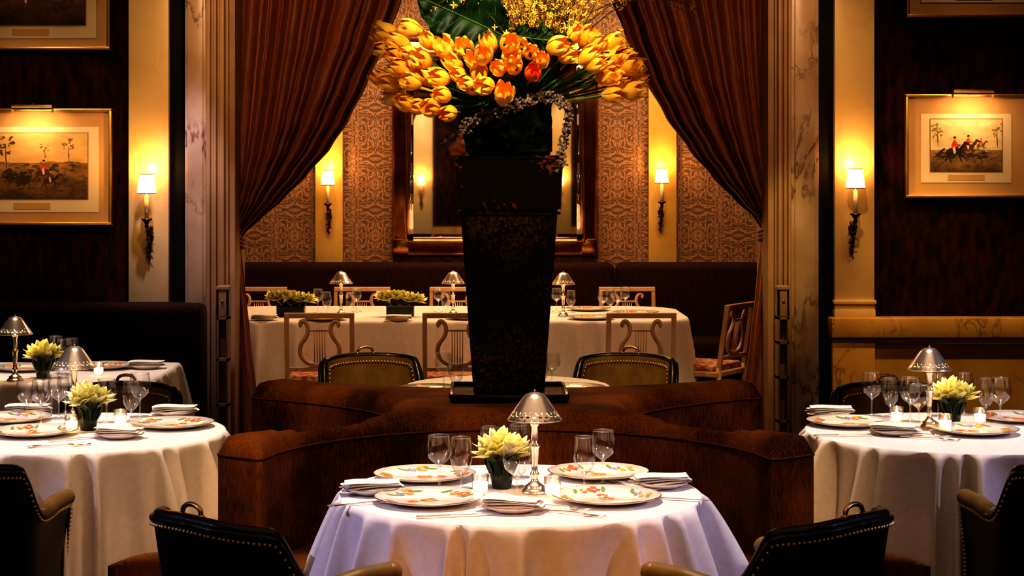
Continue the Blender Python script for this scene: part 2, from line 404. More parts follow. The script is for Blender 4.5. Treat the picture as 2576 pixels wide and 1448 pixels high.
iw,ih=hw-.125,hh-.125
for (a0,c0,a1,c1) in ((-iw,-ih,iw,-ih+.035),(-iw,ih-.035,iw,ih),(-iw,-ih,-iw+.035,ih),(iw-.035,-ih,iw,ih)):
    b.box((a0,-.046,c0),(a1,-.04,c1),m_mirror,.002)
for sx in (-1,1):
    for sz in (-1,1): b.box((sx*hw-(.13 if sx>0 else 0),-.088,sz*hh-(.13 if sz>0 else 0)),(sx*hw+(.13 if sx<0 else 0),-.01,sz*hh+(.13 if sz<0 else 0)),m_copper,.02)
b.obj('wall_mirror',(cx,13.598,cz))
# ---------------------------------------------------------------- curtains
def curtain(name,outer,inner,seed,nf):
    nu,nv=260,120; vs=[];fs=[]; zt=3.14; Y=10.2
    for j in range(nv+1):
        z=lerp(zt,.02,j/nv); 
        xo=interp(outer,-z); xi=interp(inner,-z); w=abs(xi-xo)
        for i in range(nu+1):
            u=i/nu
            uu=u+.022*math.sin(u*9+z*.8+seed)+.012*math.sin(u*23+seed)
            x=lerp(xo,xi,u)
            ph=2*math.pi*nf*uu+ .9*noise.noise(Vector((u*6,z*.7,seed)))
            s=math.sin(ph); fold=(1-abs(s)**.9)*2-1 
            am=.022+.036*min(1,w/.75)
            am*=.75+.7*noise.noise(Vector((u*11,z*.5,seed+5)))
            y=Y+am*fold+.012*noise.noise(Vector((u*30,z*1.5,seed)))+ .025*math.sin(ph*.5)
            x+=.006*math.cos(ph)*(1 if w>.3 else .4)
            vs.append((x,y,z))
    for j in range(nv):
        for i in range(nu):
            a=j*(nu+1)+i; fs.append([a,a+1,a+nu+2,a+nu+1])
    b=MB(); b.add(vs,fs,m_curtain)
    zt=TZ[name_side[seed]]; xo=interp(outer,-zt); xi=interp(inner,-zt); xc=(xo+xi)/2; hw=abs(xi-xo)/2+.012
    for k in range(3):
        pts=[(xc+hw*math.cos(a),Y+.06*math.sin(a),zt+(k-1)*.022+ .03*math.cos(a)*(-1 if seed==1 else 1)) for a in [2*math.pi*t/28 for t in range(28)]]
        b.tube(pts,.013,m_curtain,8,closed=True)
    return b.obj(name,auto=False)
name_side={1:'L',2:'R'}; TZ={'L':Z(598,10.2),'R':Z(578,10.2)}
def prof(l): return [(-Z(py,10.2),X(px,10.2)) for px,py in l]
curtain('curtain',prof([(578,-250),(577,1100)]),prof([(1085,-250),(1010,0),(975,100),(925,210),(880,300),(835,370),(775,440),(715,500),(660,548),(622,580),(606,600),(606,625),(614,700),(630,850),(648,1000),(660,1100),(670,1220)]),1,7)
curtain('curtain',prof([(1949,-250),(1950,1100)]),prof([(1460,-250),(1535,0),(1568,80),(1615,190),(1670,290),(1730,375),(1790,445),(1850,505),(1895,545),(1915,575),(1916,600),(1905,700),(1888,850),(1868,1000),(1852,1100),(1845,1220)]),2,7)
# ---------------------------------------------------------------- sconces
def sconce_mesh():
    b=MB()
    b.lathe([(.052,-.05),(.0515,-.047),(.037,.053),(.036,.054)],m_shade,40)
    b.lathe([(.0525,-.052),(.0525,-.047)],m_brass,40); b.lathe([(.0375,.051),(.037,.056)],m_brass,40)
    for k in range(3):
        a=k*2.094; b.tube([(0,0,.045),(.037*math.cos(a),.037*math.sin(a),.05)],.001,m_brass,4)
    b.lathe([(0,.045),(.004,.045),(.004,-.06),(.0115,-.06),(.0115,-.185),(0,-.185)],m_candle,16)
    b.lathe([(0,-.18),(.012,-.18),(.024,-.188),(.028,-.184),(.03,-.19),(.018,-.2),(.009,-.215),(.013,-.225),(.006,-.24),(0,-.24)],m_bronze,20)
    pts=[(0,0,-.235),(.004,0,-.26),(.002,.03,-.285),(-.006,.06,-.29),(-.004,.085,-.275),(.0,.10,-.28)]
    b.tube(pts,.006,m_bronze,8)
    b.ball((0,.095,-.27),(.02,.014,.026),m_bronze,12,8)
    for s,p0 in ((1,0),(-1,math.pi)):
        pts=[(.009*math.cos(p0+t*9)+.006*math.sin(t*5),.085+.009*math.sin(p0+t*9),-.23-t*.17) for t in [k/30 for k in range(31)]]
        b.tube(pts,lambda t:.0075*(1-.6*t)+.002*abs(math.sin(t*14)),m_bronze,7)
    for k in range(6):
        z=-.26-.022*k; s=1 if k%2 else -1
        b.tube([(0,.085,z),(s*.018,.075,z+.008),(s*.026,.075,z-.004)],lambda t:.005*(1-t)+.001,m_bronze,6)
    b.ball((0,.088,-.405),(.007,.007,.012),m_bronze)
    b.lathe([(0,.02),(.008,.012),(.011,0),(.007,-.02),(0,-.02)],m_flame,10)
    return b.mesh('wall_sconce')
sm=sconce_mesh()
for px,py,d,pw in ((369,463,9.81,3.2),(2152,450,9.81,3.2),(825,448,13.44,3.0),(1665,443,13.44,3.0)):
    o=place(sm,'wall_sconce',(X(px,d),d,Z(py,d)),auto=False)
    light('sconce_bulb','POINT',(0,0,.065),pw,(1,.52,.15),parent=o,size=.02)
for x in (-.98,1.22):  # sconces behind the camera, added for the mirror to reflect
    o=place(sm,'wall_sconce',(x,-1.82,1.55),math.pi); light('sconce_bulb','POINT',(0,0,.065),5,(1,.55,.18),parent=o,size=.02)
# ---------------------------------------------------------------- pictures
def paint(nx,ny,w,h,blobs,sky,ground,hor,seed):
    vs=[];fs=[];cols=[]
    for j in range(ny+1):
        for i in range(nx+1): vs.append((w*(i/nx-.5),0,h*(j/ny-.5)))
    for j in range(ny):
        for i in range(nx):
            a=j*(nx+1)+i; fs.append([a,a+1,a+nx+2,a+nx+1])
            u=(i+.5)/nx; v=(j+.5)/ny; n=noise.fractal(Vector((u*6,v*9,seed)),1,2,4)
            hz=hor+.03*noise.noise(Vector((u*5,0,seed)))
            if v>hz:
                t=(v-hz)/(1-hz); c=[lerp(sky[0][k],sky[1][k],t)*(1+.22*n) for k in range(3)]
            else:
                t=v/hz; c=[lerp(ground[0][k],ground[1][k],t)*(1+.55*n) for k in range(3)]
                if noise.noise(Vector((u*22,v*30,seed+3)))>.25: c=[x*.6 for x in c]
            for (bx,by,rx,ry,an,col,rg) in blobs:
                dx=(u-bx)*w/h; dy=v-by; ca,sa=math.cos(an),math.sin(an)
                p=(dx*ca+dy*sa)/rx; q=(-dx*sa+dy*ca)/ry
                if p*p+q*q<1+rg*noise.noise(Vector((u*40,v*40,seed+9))): c=[x*(1+.3*n) for x in col]
            cols.append([max(0,x) for x in c])
    me=bpy.data.meshes.new('print'); me.from_pydata(vs,[],fs); me.materials.append(m_print)
    ca=me.color_attributes.new('Col','FLOAT_COLOR','CORNER')
    arr=[]
    for c in cols: arr+= [c[0],c[1],c[2],1]*4
    ca.data.foreach_set('color',arr); me.update(); return me
def rider(x,y,s,hc,rc=(.6,.05,.02)):
    return [(x,y,.075*s,.038*s,.1,hc,.2),(x+.085*s/1.5,y+.045*s,.045*s,.018*s,.9,hc,0),(x+.125*s/1.5,y+.075*s,.03*s,.014*s,-.4,hc,0),
      (x-.07*s/1.5,y-.05*s,.05*s,.009*s,1.1,hc,0),(x-.045*s/1.5,y-.055*s,.05*s,.009*s,1.9,hc,0),(x+.08*s/1.5,y-.04*s,.05*s,.009*s,-.5,hc,0),(x+.06*s/1.5,y-.055*s,.05*s,.008*s,-1.2,hc,0),(x-.12*s/1.5,y+.01*s,.035*s,.01*s,.7,hc,0),
      (x,y+.06*s,.022*s,.045*s,-.2,rc,0),(x+.025*s/1.5,y+.065*s,.03*s,.009*s,-.3,rc,0),(x+.004,y+.012*s,.012*s,.035*s,.1,(.75,.6,.4),0),(x+.008,y+.115*s,.013*s,.014*s,0,(.6,.35,.2),0),(x+.008,y+.13*s,.014*s,.01*s,0,(.02,.01,.01),0)]
def tree(x,y,s,c,h=1):
    r=[(x,y-.02,.006*s,.10*s*h,.05,(.14,.07,.03),.3)]
    for k in range(16): r.append((x+random.uniform(-.05,.05)*s,y+(.09*h+random.uniform(-.08,.09))*s,.018*s,.014*s,random.random(),c,2.6))
    return r
def picture(name,x0,x1,z0,z1,inner,me,lamp=True,mats=None):
    cx,cz=(x0+x1)/2,(z0+z1)/2; hw,hh=(x1-x0)/2,(z1-z0)/2; b=MB(); m1,m2=mats or (m_pmat,m_pmat2)
    b.box((-hw,-.012,-hh),(hw,0.008,hh),m1)
    t=.016
    for a in ((-hw,-hw+t,-hh,hh),(hw-t,hw,-hh,hh)): b.box((a[0],-.03,a[2]),(a[1],.01,a[3]),m_pframe,.004)
    for a in ((-hw,hw,-hh,-hh+t),(-hw,hw,hh-t,hh)): b.box((a[0],-.031,a[2]),(a[1],.01,a[3]),m_pframe,.004)
    ix0,ix1,iz0,iz1=inner; g=.055*hw/.4
    b.box((ix0-cx-g,-.0145,iz0-cz-g*1.2),(ix1-cx+g,-.012,iz1-cz+g*.6),m2)
    g2=.004; b.box((ix0-cx-g2,-.016,iz0-cz-g2),(ix1-cx+g2,-.0145,iz1-cz+g2),m_pmat3)
    b.box(((ix0+ix1)/2-cx-.1,-.016,iz0-cz-g*.95),((ix0+ix1)/2-cx+.1,-.0145,iz0-cz-g*.35),m1)
    o=b.obj(name,(cx,9.97,cz))
    if me: place(me,'print',((ix0+ix1)/2-cx,-.0175,(iz0+iz1)/2-cz),parent=o)
    return o
def piclight(x,z,par=None):
    b=MB(); n=14
    vs=[];fs=[]
    for i in range(n+1):
        a=math.radians(-20+200*i/n)
        for sx in (-.108,.108): vs.append((sx,-.10-.026*math.cos(a),.022*math.sin(a)))
    for i in range(n): fs.append([2*i,2*i+1,2*i+3,2*i+2])
    b.add(vs,fs,m_brass)
    for sx in (-.108,.108): b.lathe([(0,0),(.026,0)],m_brass,20,Matrix.Translation((sx,-.1,0))@Matrix.Rotation(math.pi/2,4,'Y'))
    b.tube([(0,-.1,.02),(0,-.06,.03),(0,-.02,.01),(0,.0,-.03)],.005,m_brass)
    b.tube([(-.09,-.1,.0),(.09,-.1,.0)],.007,m_candle,8)
    o=b.obj('picture_light',(x,9.97,z))
    light('picture_bulb','AREA',(0,-.14,-.02),.9,(1,.60,.27),parent=o,sx=.18,sy=.02,target=(0,-.02,-.42))
    return o
D=9.96
sky1=((.78,.46,.18),(.66,.46,.20)); gr1=((.10,.05,.015),(.36,.19,.05))
bl=tree(.62,.70,.8,(.30,.17,.06),1.1)+tree(.83,.72,1.0,(.24,.13,.04),1.3)+tree(.27,.64,1.6,(.12,.06,.02),1.2)
for k in range(14): bl.append((.45+random.random()*.5,.42+random.random()*.1,.05,.02,0,(.10,.06,.02),1.2))
bl+=[(.42,.30,.14,.11,.2,(.05,.03,.01),1.5),(.3,.35,.1,.1,0,(.05,.03,.01),1.5)]+rider(.60,.40,1.4,(.10,.03,.01))+rider(.66,.28,1.2,(.06,.02,.01),(.10,.04,.02))
z0,z1=Z(566,D),Z(273,D)
picture('framed_hunting_print',X(-118,D),X(282,D),z0,z1,(X(-60,D),X(221,D),Z(500,D),Z(335,D)),paint(190,100,X(221,D)-X(-60,D),Z(335,D)-Z(500,D),bl,sky1,gr1,.56,1.3))
piclight(X(82,9.87),Z(272,9.87))
bl=tree(.75,.6,1.6,(.06,.04,.01))+rider(.45,.35,1.6,(.12,.04,.02),(.3,.1,.04))
picture('framed_hunting_print',X(-118,D),X(277,D),Z(125,D),Z(-170,D),(X(-60,D),X(215,D),Z(63,D),Z(-110,D)),paint(150,90,X(215,D)-X(-60,D),Z(-110,D)-Z(63,D),bl,((.45,.25,.09),(.5,.3,.12)),((.05,.025,.01),(.22,.11,.03)),.6,4.3))
piclight(X(82,9.87),Z(-172,9.87))
sky2=((.85,.66,.36),(.80,.62,.36)); gr2=((.16,.08,.03),(.40,.25,.10))
bl=tree(.1,.64,1.5,(.34,.23,.11),1.1)+tree(.93,.64,1.5,(.38,.26,.13),1.1)
for k in range(16): bl.append((.1+random.random()*.8,.26+random.random()*.1,.07,.03,0,(.07,.035,.015),1.4))
bl+=rider(.70,.5,1.0,(.25,.10,.03))+rider(.52,.46,1.7,(.12,.04,.02),(.70,.06,.03))+rider(.33,.38,2.1,(.03,.015,.01),(.7,.05,.02))
for k in range(10): bl.append((.62+random.random()*.33,.36+random.random()*.08,.018,.012,0,(.6,.48,.32),.5))
picture('framed_hunting_print',X(2277,D),X(2620,D),Z(497,D),Z(237,D),(X(2340,D),X(2520,D),Z(431,D),Z(300,D)),paint(150,110,X(2520,D)-X(2340,D),Z(300,D)-Z(431,D),bl,sky2,gr2,.42,7.7))
piclight(X(2447,9.87),Z(234,9.87))
bl=tree(.75,.6,1.6,(.06,.04,.01))
picture('framed_hunting_print',X(2280,D),X(2620,D),Z(44,D),Z(-216,D),(X(2340,D),X(2560,D),Z(-22,D),Z(-153,D)),paint(90,60,X(2560,D)-X(2340,D),Z(-153,D)-Z(-22,D),bl,sky1,gr1,.6,9.3))
piclight(X(2447,9.87),Z(-218,9.87))
# ---------------------------------------------------------------- banquettes
def arc3(p1,p2,p3,n):
    ax,ay=p1;bx,by=p2;cx,cy=p3
    d=2*(ax*(by-cy)+bx*(cy-ay)+cx*(ay-by))
    ux=((ax*ax+ay*ay)*(by-cy)+(bx*bx+by*by)*(cy-ay)+(cx*cx+cy*cy)*(ay-by))/d
    uy=((ax*ax+ay*ay)*(cx-bx)+(bx*bx+by*by)*(ax-cx)+(cx*cx+cy*cy)*(bx-ax))/d
    r=math.hypot(ax-ux,ay-uy); a1=math.atan2(ay-uy,ax-ux); a2=math.atan2(by-uy,bx-ux); a3=math.atan2(cy-uy,cx-ux)
    def norm(a,ref):
        while a-ref>math.pi: a-=2*math.pi
        while a-ref<-math.pi: a+=2*math.pi
        return a
    a1=norm(a1,a2); a3=norm(a3,a2)
    return [(ux+r*math.cos(lerp(a1,a3,i/n)),uy+r*math.sin(lerp(a1,a3,i/n))) for i in range(n+1)]
def bez(p0,p1,p2,p3,n): return [tuple((1-t)**3*a+3*(1-t)**2*t*b_+3*(1-t)*t*t*c+t**3*d_ for a,b_,c,d_ in zip(p0,p1,p2,p3)) for t in [i/n for i in range(n+1)]]
FLi=(-.66,5.44);FRi=(.86,5.44);FRo=(1.02,5.56);RRo=(1.08,7.0);RRi=(.95,7.14);RLi=(-.77,7.14);RLo=(-.90,7.0);FLo=(-.82,5.56)
aF=arc3(FLi,(.1,6.10),FRi,40); aB=arc3(RRi,(.1,6.80),RLi,40)
aR=bez(FRo,(.34,6.08),(.30,6.50),RRo,40); aL=bez(RLo,(-.10,6.50),(-.14,6.08),FLo,40)
def rc(p,a,c):
    p=Vector(p); u=(Vector(a)-p).normalized()*.035; w=(Vector(c)-p).normalized()*.035
    return [tuple((p+u)*(1-t)**2+p*2*t*(1-t)+(p+w)*t*t) for t in (0,.33,.67,1)]
poly=rc(FLi,FLo,aF[1])+aF[2:-2]+rc(FRi,aF[-2],FRo)+rc(FRo,FRi,aR[1])+aR[2:-2]+rc(RRo,aR[-2],RRi)+rc(RRi,RRo,aB[1])+aB[2:-2]+rc(RLi,aB[-2],RLo)+rc(RLo,RLi,aL[1])+aL[2:-2]+rc(FLo,aL[-2],FLi)
b=MB(); BZ=.83
P_=b.cushion(poly,.02,BZ,m_velvet,.062)
def ring(poly,z,o):
    n=len(poly); out=[]
    for i in range(n):
        p=Vector(poly[i]); a=Vector(poly[i-1]); c=Vector(poly[(i+1)%n]); t=(c-a).normalized(); out.append((p.x+t.y*o,p.y-t.x*o,z))
    return out
b.tube(ring(P_,BZ-.066,.001),.0035,m_piping,6,closed=True)
def seat(arc,cx,cy,r,a0,a1):
    n=24; inner=[(cx+r*math.cos(math.radians(lerp(a0,a1,i/n))),cy+r*math.sin(math.radians(lerp(a0,a1,i/n)))) for i in range(n+1)]
    b.cushion(list(arc)+inner,.28,.46,m_velvet,.035,.08)
    inn2=[(cx+(r+.03)*math.cos(math.radians(lerp(a0,a1,i/n))),cy+(r+.03)*math.sin(math.radians(lerp(a0,a1,i/n)))) for i in range(n+1)]
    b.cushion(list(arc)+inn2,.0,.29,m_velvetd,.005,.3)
seat(aF,.1,4.95,.66,28,152)
seat(aB,.1,7.55,.60,-152,-28)
seat(aL,-1.38,6.15,.64,-68,60)
seat(aR,1.6,6.15,.64,120,248)
b.obj('four_way_banquette',auto=False)
b=MB(); xr=X(500,9.5)
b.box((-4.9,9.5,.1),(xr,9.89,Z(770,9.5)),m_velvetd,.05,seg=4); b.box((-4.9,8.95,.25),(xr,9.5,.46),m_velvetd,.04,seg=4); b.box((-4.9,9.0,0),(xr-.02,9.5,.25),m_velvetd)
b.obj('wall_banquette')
b=MB(); zb=Z(662,13.3)
for a,c in ((-2.9,X(1548,13.3)),(X(1552,13.3),3.1)):
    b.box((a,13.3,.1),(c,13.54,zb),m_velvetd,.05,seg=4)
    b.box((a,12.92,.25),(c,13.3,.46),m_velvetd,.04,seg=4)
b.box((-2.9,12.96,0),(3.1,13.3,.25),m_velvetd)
b.obj('wall_banquette')
# ---------------------------------------------------------------- tables
def cloth_table(name,outline,drop,seed,nfold,top=.75,loc=(0,0),amp=.03,leg=True):
    n=len(outline); b=MB(); vs=[];fs=[]; rings=[]
    cx=sum(p[0] for p in outline)/n; cy=sum(p[1] for p in outline)/n
    nr=[]
    for i in range(n):
        a=Vector(outline[i-1]);c=Vector(outline[(i+1)%n]); t=(c-a).normalized(); nr.append((t.y,-t.x))
    for f in (.3,.6,.85,.95,.99):
        rings.append([(cx+(p[0]-cx)*f,cy+(p[1]-cy)*f,top) for p in outline])
    T=26
    for k in range(T+1):
        t=k/T; ring=[]
        for i,p in enumerate(outline):
            s=i/n; L=drop(i,p)
            ph=2*math.pi*nfold*s; w=noise.noise(Vector((math.cos(2*math.pi*s)*3,math.sin(2*math.pi*s)*3,seed)))
            w2=noise.noise(Vector((math.cos(2*math.pi*s)*1.6,math.sin(2*math.pi*s)*1.6,seed+7)))
            s1=math.sin(ph+5*w); g=(1-2*abs(s1)**.75)*.85+math.sin(2*math.pi*round(nfold*1.7)*s+seed+3*w)*.3
            g=g*(.75+1.2*abs(w2))
            ddown=L*t
            if ddown<.02: off=.006*math.sin(ddown/.02*math.pi/2)
            else: off=.006
            o=off+ .05*t+ amp*1.5*min(1,ddown/.20)**.75*(g+.25)
            z=top-.0-ddown
            ring.append((p[0]+nr[i][0]*o,p[1]+nr[i][1]*o,z))
        rings.append(ring)
    for r in rings: vs+=r
    vs.append((cx,cy,top)); ci=len(vs)-1
    for i in range(n): fs.append([ci,i,(i+1)%n])
    for j in range(len(rings)-1):
        for i in range(n):
            k=(i+1)%n; fs.append([j*n+i,(j+1)*n+i,(j+1)*n+k,j*n+k])
    b.add(vs,fs,m_cloth)
    if leg:
        b.lathe([(0,top-.01),(.03,top-.01),(.035,.1),(.22,.03),(.24,0),(0,0)],m_wood,20,Matrix.Translation((cx,cy,0)))
    return b.obj(name,(loc[0],loc[1],0),auto=False)
def circ(r,n=360): return [(r*math.cos(2*math.pi*i/n),r*math.sin(2*math.pi*i/n)) for i in range(n)]
def sqdrop(R,S,rot,mx):
    def f(i,p):
        a=math.atan2(p[1],p[0])+math.radians(rot); return min(mx,S/max(abs(math.cos(a)),abs(math.sin(a)))-R)
    return f
cloth_table('dining_table',circ(.49),sqdrop(.49,.82,0,.52),1.7,9,loc=(.1,4.96),amp=.040)
cloth_table('dining_table',circ(.51),sqdrop(.51,.82,31,.56),5.1,11,loc=(-1.38,6.15),amp=.046)
cloth_table('dining_table',circ(.51),sqdrop(.51,.84,-17,.56),8.3,12,loc=(1.6,6.15),amp=.050)
cloth_table('dining_table',circ(.42),sqdrop(.42,.72,10,.45),2.9,9,loc=(.1,7.52),amp=.02)
def rrect(x0,x1,y0,y1,r,n=360):
    per=2*(x1-x0-2*r)+2*(y1-y0-2*r)+2*math.pi*r; pts=[]
    for i in range(n):
        s=per*i/n
        for (L,f) in ((x1-x0-2*r,lambda s:(x0+r+s,y0)),(math.pi*r/2,lambda s:(x1-r+r*math.sin(s/r),y0+r-r*math.cos(s/r))),(y1-y0-2*r,lambda s:(x1,y0+r+s)),(math.pi*r/2,lambda s:(x1-r+r*math.cos(s/r),y1-r+r*math.sin(s/r))),(x1-x0-2*r,lambda s:(x1-r-s,y1)),(math.pi*r/2,lambda s:(x0+r-r*math.sin(s/r),y1-r+r*math.cos(s/r))),(y1-y0-2*r,lambda s:(x0,y1-r-s)),(math.pi*r/2,lambda s:(x0+r-r*math.cos(s/r),y0+r-r*math.sin(s/r)))):
            if s<=L+1e-9: pts.append(f(s)); break
            s-=L
    return pts
cloth_table('dining_table',rrect(-2.32,-1.40,7.62,8.48,.04),lambda i,p:.36,4.2,12,amp=.014)
cloth_table('long_dining_table',rrect(-1.75,1.26,10.92,12.25,.35,520),lambda i,p:.45,6.6,20,amp=.022)
# ---------------------------------------------------------------- armchair
def armchair_mesh():
    b=MB(); path=[]
    N=30; HW=.225
    for i in range(8): path.append((-HW,.2-.2*i/8))
    for i in range(N+1):
        a=math.pi+math.pi*i/N; c,s=math.cos(a),math.sin(a)
        path.append((HW*math.copysign(abs(c)**.62,c),.22*math.copysign(abs(s)**.75,s)))
    for i in range(1,9): path.append((HW,.2*i/8))
    def resample(p,n):
        L=[0]
        for a,c in zip(p,p[1:]): L.append(L[-1]+math.hypot(c[0]-a[0],c[1]-a[1]))
        out=[]; k=0
        for i in range(n+1):
            s=L[-1]*i/n
            while k<len(L)-2 and L[k+1]<s: k+=1
            t=(s-L[k])/max(1e-9,L[k+1]-L[k]); out.append((lerp(p[k][0],p[k+1][0],t),lerp(p[k][1],p[k+1][1],t)))
        return out,L[-1]
    P,TL=resample(path,120); n=len(P)
    def top(i):
        s=abs(i/(n-1)-.5)*TL
        c=.215
        if s<c: return .785-.016*(s/c)**2
        u=s-c; return .612+.157*math.exp(-(u/.058)**1.5)+.018*min(1,max(0,(u-.1)/.15))
    def nrm(i):
        a=P[max(0,i-1)];c=P[min(n-1,i+1)]; t=Vector((c[0]-a[0],c[1]-a[1])).normalized(); return (t.y,-t.x)
    def off(i,o,z): 
        q=nrm(i); lean=.04*(z-.45)*(1 if z>.45 else 0)/.35
        return (P[i][0]+q[0]*(o+lean),P[i][1]+q[1]*(o+lean),z)
    R=10
    for o,mat in ((.0,m_leather),(-.035,m_gold)):
        vs=[];fs=[]
        for j in range(R+1):
            for i in range(n):
                z=lerp(.30 if o==0 else .38,top(i),j/R); vs.append(off(i,o+(.006*math.sin(math.pi*j/R) if o<0 else -.004*math.sin(math.pi*j/R)),z))
        for j in range(R):
            for i in range(n-1):
                a=j*n+i; fs.append([a,a+1,a+n+1,a+n])
        b.add(vs,fs,mat)
    def rimr(t):
        s=abs(t-.5)*TL; return .0175+(.009*min(1,max(0,(s-.30)/.1)))
    k0=next(i for i in range(n) if abs(i/(n-1)-.5)*TL<.29); k1=n-1-k0
    def seg(a,c,mat): b.tube([off(i,-.0175,top(i)) for i in range(a,c+1)],lambda t:rimr((a+t*(c-a))/(n-1)),mat,10)
    seg(0,k0,m_gold); seg(k0,k1,m_leather); seg(k1,n-1,m_gold)
    b.tube([off(i,.001,top(i)-.006) for i in range(n)],.009,m_leather,8)
    for i in (0,n-1):
        vs=[off(i,0,.3),off(i,-.035,.3),off(i,-.035,top(i)),off(i,0,top(i))]; b.add(vs,[[0,1,2,3]],m_leather,None,False)
        p=off(i,-.0175,top(i)); b.ball(p,(.029,.03,.026),m_gold,12,8)
        b.box((P[i][0]-(0 if i==0 else .035),P[i][1]-.02,.3),(P[i][0]+(.035 if i==0 else 0),P[i][1]+.006,top(i)-.01),m_leather,.004)
    for oo,zz in ((.0065,.020),(-.041,.024)):
        last=None
        for i in range(n-1):
            for tt in (0,.5):
                p=Vector(off(i,oo,top(i)-zz)).lerp(Vector(off(i+1,oo,top(i+1)-zz)),tt)
                if last is None or (p-last).length>.0115:
                    b.ball(p,.0047,m_nail,6,4); last=p
    for i in (0,n-1):
        z=.32
        while z<top(i)-.03: b.ball(off(i,.006,z),.0045,m_nail,6,4); z+=.0125
    zc=top(n//2); yb=-.236
    pts=[(.036*math.cos(a),yb,zc+.010+.030*math.sin(a)**.6) for a in [math.pi*k/22 for k in range(23)]]
    pts=[(.038,yb,zc-.005)]+pts+[(-.038,yb,zc-.005)]
    b.tube(pts,lambda t:.0062+.0018*math.sin(t*75),m_brass,8)
    for sx in (-.038,.038): b.ball((sx,yb,zc+.012),(.010,.010,.008),m_brass)
    pl=[(x*.84,y*.84) for x,y in P[::3]]+[(.175,.24),(0,.255),(-.175,.24)]
    b.prism(pl,.36,.465,m_velvet,.03,3); 
    pl=[(x*.98,y*.98) for x,y in P[::3]]+[(.19,.23),(-.19,.23)]
    b.prism(pl,.28,.37,m_leather,.01,2)
    for sx,sy in ((-.17,.19),(.17,.19)): b.lathe([(.02,.3),(.024,.27),(.014,.04),(.016,0)],m_wood,12,Matrix.Translation((sx,sy,0)))
    for sx in (-.15,.15): b.tube([(sx,-.15,.3),(sx*1.05,-.19,.12),(sx*1.15,-.24,0.005)],lambda t:.022-.008*t,m_wood,8)
    return b.mesh('leather_armchair')
am=armchair_mesh(); am.set_sharp_from_angle(angle=math.radians(45))
for (x,y,r) in ((-.53,4.53,-44),(.72,4.53,44),(-1.52,5.40,-6),(1.72,5.40,6),(-1.42,7.0,178),(1.60,7.0,180),(-.47,8.22,198),(.61,8.22,162)):
    place(am,'leather_armchair',(x,y,0),math.radians(r))
# ---------------------------------------------------------------- lyre chair
def lyre_mesh():
    b=MB(); W=.185; 
    for s in (-1,1):
        b.box((s*W-.013,-.215,.44),(s*W+.013,-.185,.84),m_lyre,.004)
        b.tube([(s*W,-.2,.46),(s*W,-.205,.25),(s*(W+.005),-.235,0.004)],lambda t:.017-.005*t,m_lyre,8)
        b.lathe([(.02,.42),(.018,.38),(.021,.36),(.012,.03),(.014,0)],m_lyre,12,Matrix.Translation((s*.19,.19,0)))
        pts=[(.028,.545),(.062,.55),(.094,.575),(.112,.615),(.106,.66),(.082,.695),(.066,.73),(.066,.765),(.082,.79),(.10,.792),(.108,.775),(.098,.763)]
        sm_=[]
        for a,c,d_,e in zip([pts[0]]+pts,pts,pts[1:],pts[2:]+[pts[-1]]):
            for k in range(4):
                t=k/4; q=[.5*((2*c[m])+(-a[m]+d_[m])*t+(2*a[m]-5*c[m]+4*d_[m]-e[m])*t*t+(-a[m]+3*c[m]-3*d_[m]+e[m])*t**3) for m in (0,1)]; sm_.append((s*q[0],-.2,q[1]))
        b.tube(sm_,.0125,m_lyre,8)
    b.box((-W-.013,-.217,.812),(W+.013,-.183,.842),m_lyre,.004); b.box((-W,-.21,.505),(W,-.19,.53),m_lyre,.004)
    b.box((-.06,-.212,.528),(.06,-.188,.55),m_lyre,.005)
    b.box((-.07,-.206,.735),(.07,-.194,.748),m_lyre,.003)
    for k in range(5): b.tube([(-.03+.015*k,-.2,.545),(-.03+.015*k,-.2,.738)],.0034,m_lyre,6)
    b.box((-.205,-.21,.40),(.205,.21,.435),m_lyre,.008); b.box((-.195,-.18,.43),(.195,.2,.475),m_floral,.018,seg=3)
    b.v=[(x,y-(max(0,z-.46)*.16 if y<-.17 else 0),z) for x,y,z in b.v]
    return b.mesh('lyre_back_chair')
lm=lyre_mesh()
for (px,d,r) in ((813,10.62,0),(1152,10.62,0),(1600,10.62,2),(640,12.58,180),(905,12.58,180),(1150,12.58,180),(1588,12.58,182)):
    place(lm,'lyre_back_chair',(X(px,d)+0,d,0),math.radians(r))
place(lm,'lyre_back_chair',(X(1765,11.3),11.3,0),math.radians(58))
# ---------------------------------------------------------------- tableware
def lampmesh():
    b=MB()
    b.lathe([(0,0),(.036,0),(.036,.004),(.031,.010),(.026,.013),(.027,.018),(.020,.023),(.011,.030),(.008,.04),(.0125,.048),(.0125,.052),(.008,.058),(.0085,.075),(.0105,.098),(.011,.118),(.0145,.125),(.0145,.130),(.008,.136),(.0095,.150),(.0085,.178),(.0125,.184),(.013,.19),(.008,.198),(.006,.205),(.006,.225),(0,.225)],m_silver,28)
    n=96
    P=[(.0735,.198),(.0725,.2005),(.0700,.2045),(.0670,.2085),(.0640,.2125),(.0608,.217),(.057,.2225),(.050,.233),(.042,.2445),(.0345,.255),(.028,.263),(.021,.268),(.010,.2715),(.0,.272)]
    def skip(j,i): return (j==1 and i%4==0) or (j==3 and i%4 in (1,2)) or (j==5 and i%4==3) or (j==4 and i%8==0)
    b.lathe(P,m_silver,n,skip=skip)
    b.tube([(.0735*math.cos(2*math.pi*k/48),.0735*math.sin(2*math.pi*k/48),.198) for k in range(48)],.0014,m_silver,5,closed=True)
    b.ball((0,0,.274),(.004,.004,.005),m_silver)
    b.lathe([(0,.25),(.004,.245),(.006,.235),(.004,.224),(0,.222)],m_flame,10)
    return b.mesh('silver_table_lamp')
TLm=lampmesh()
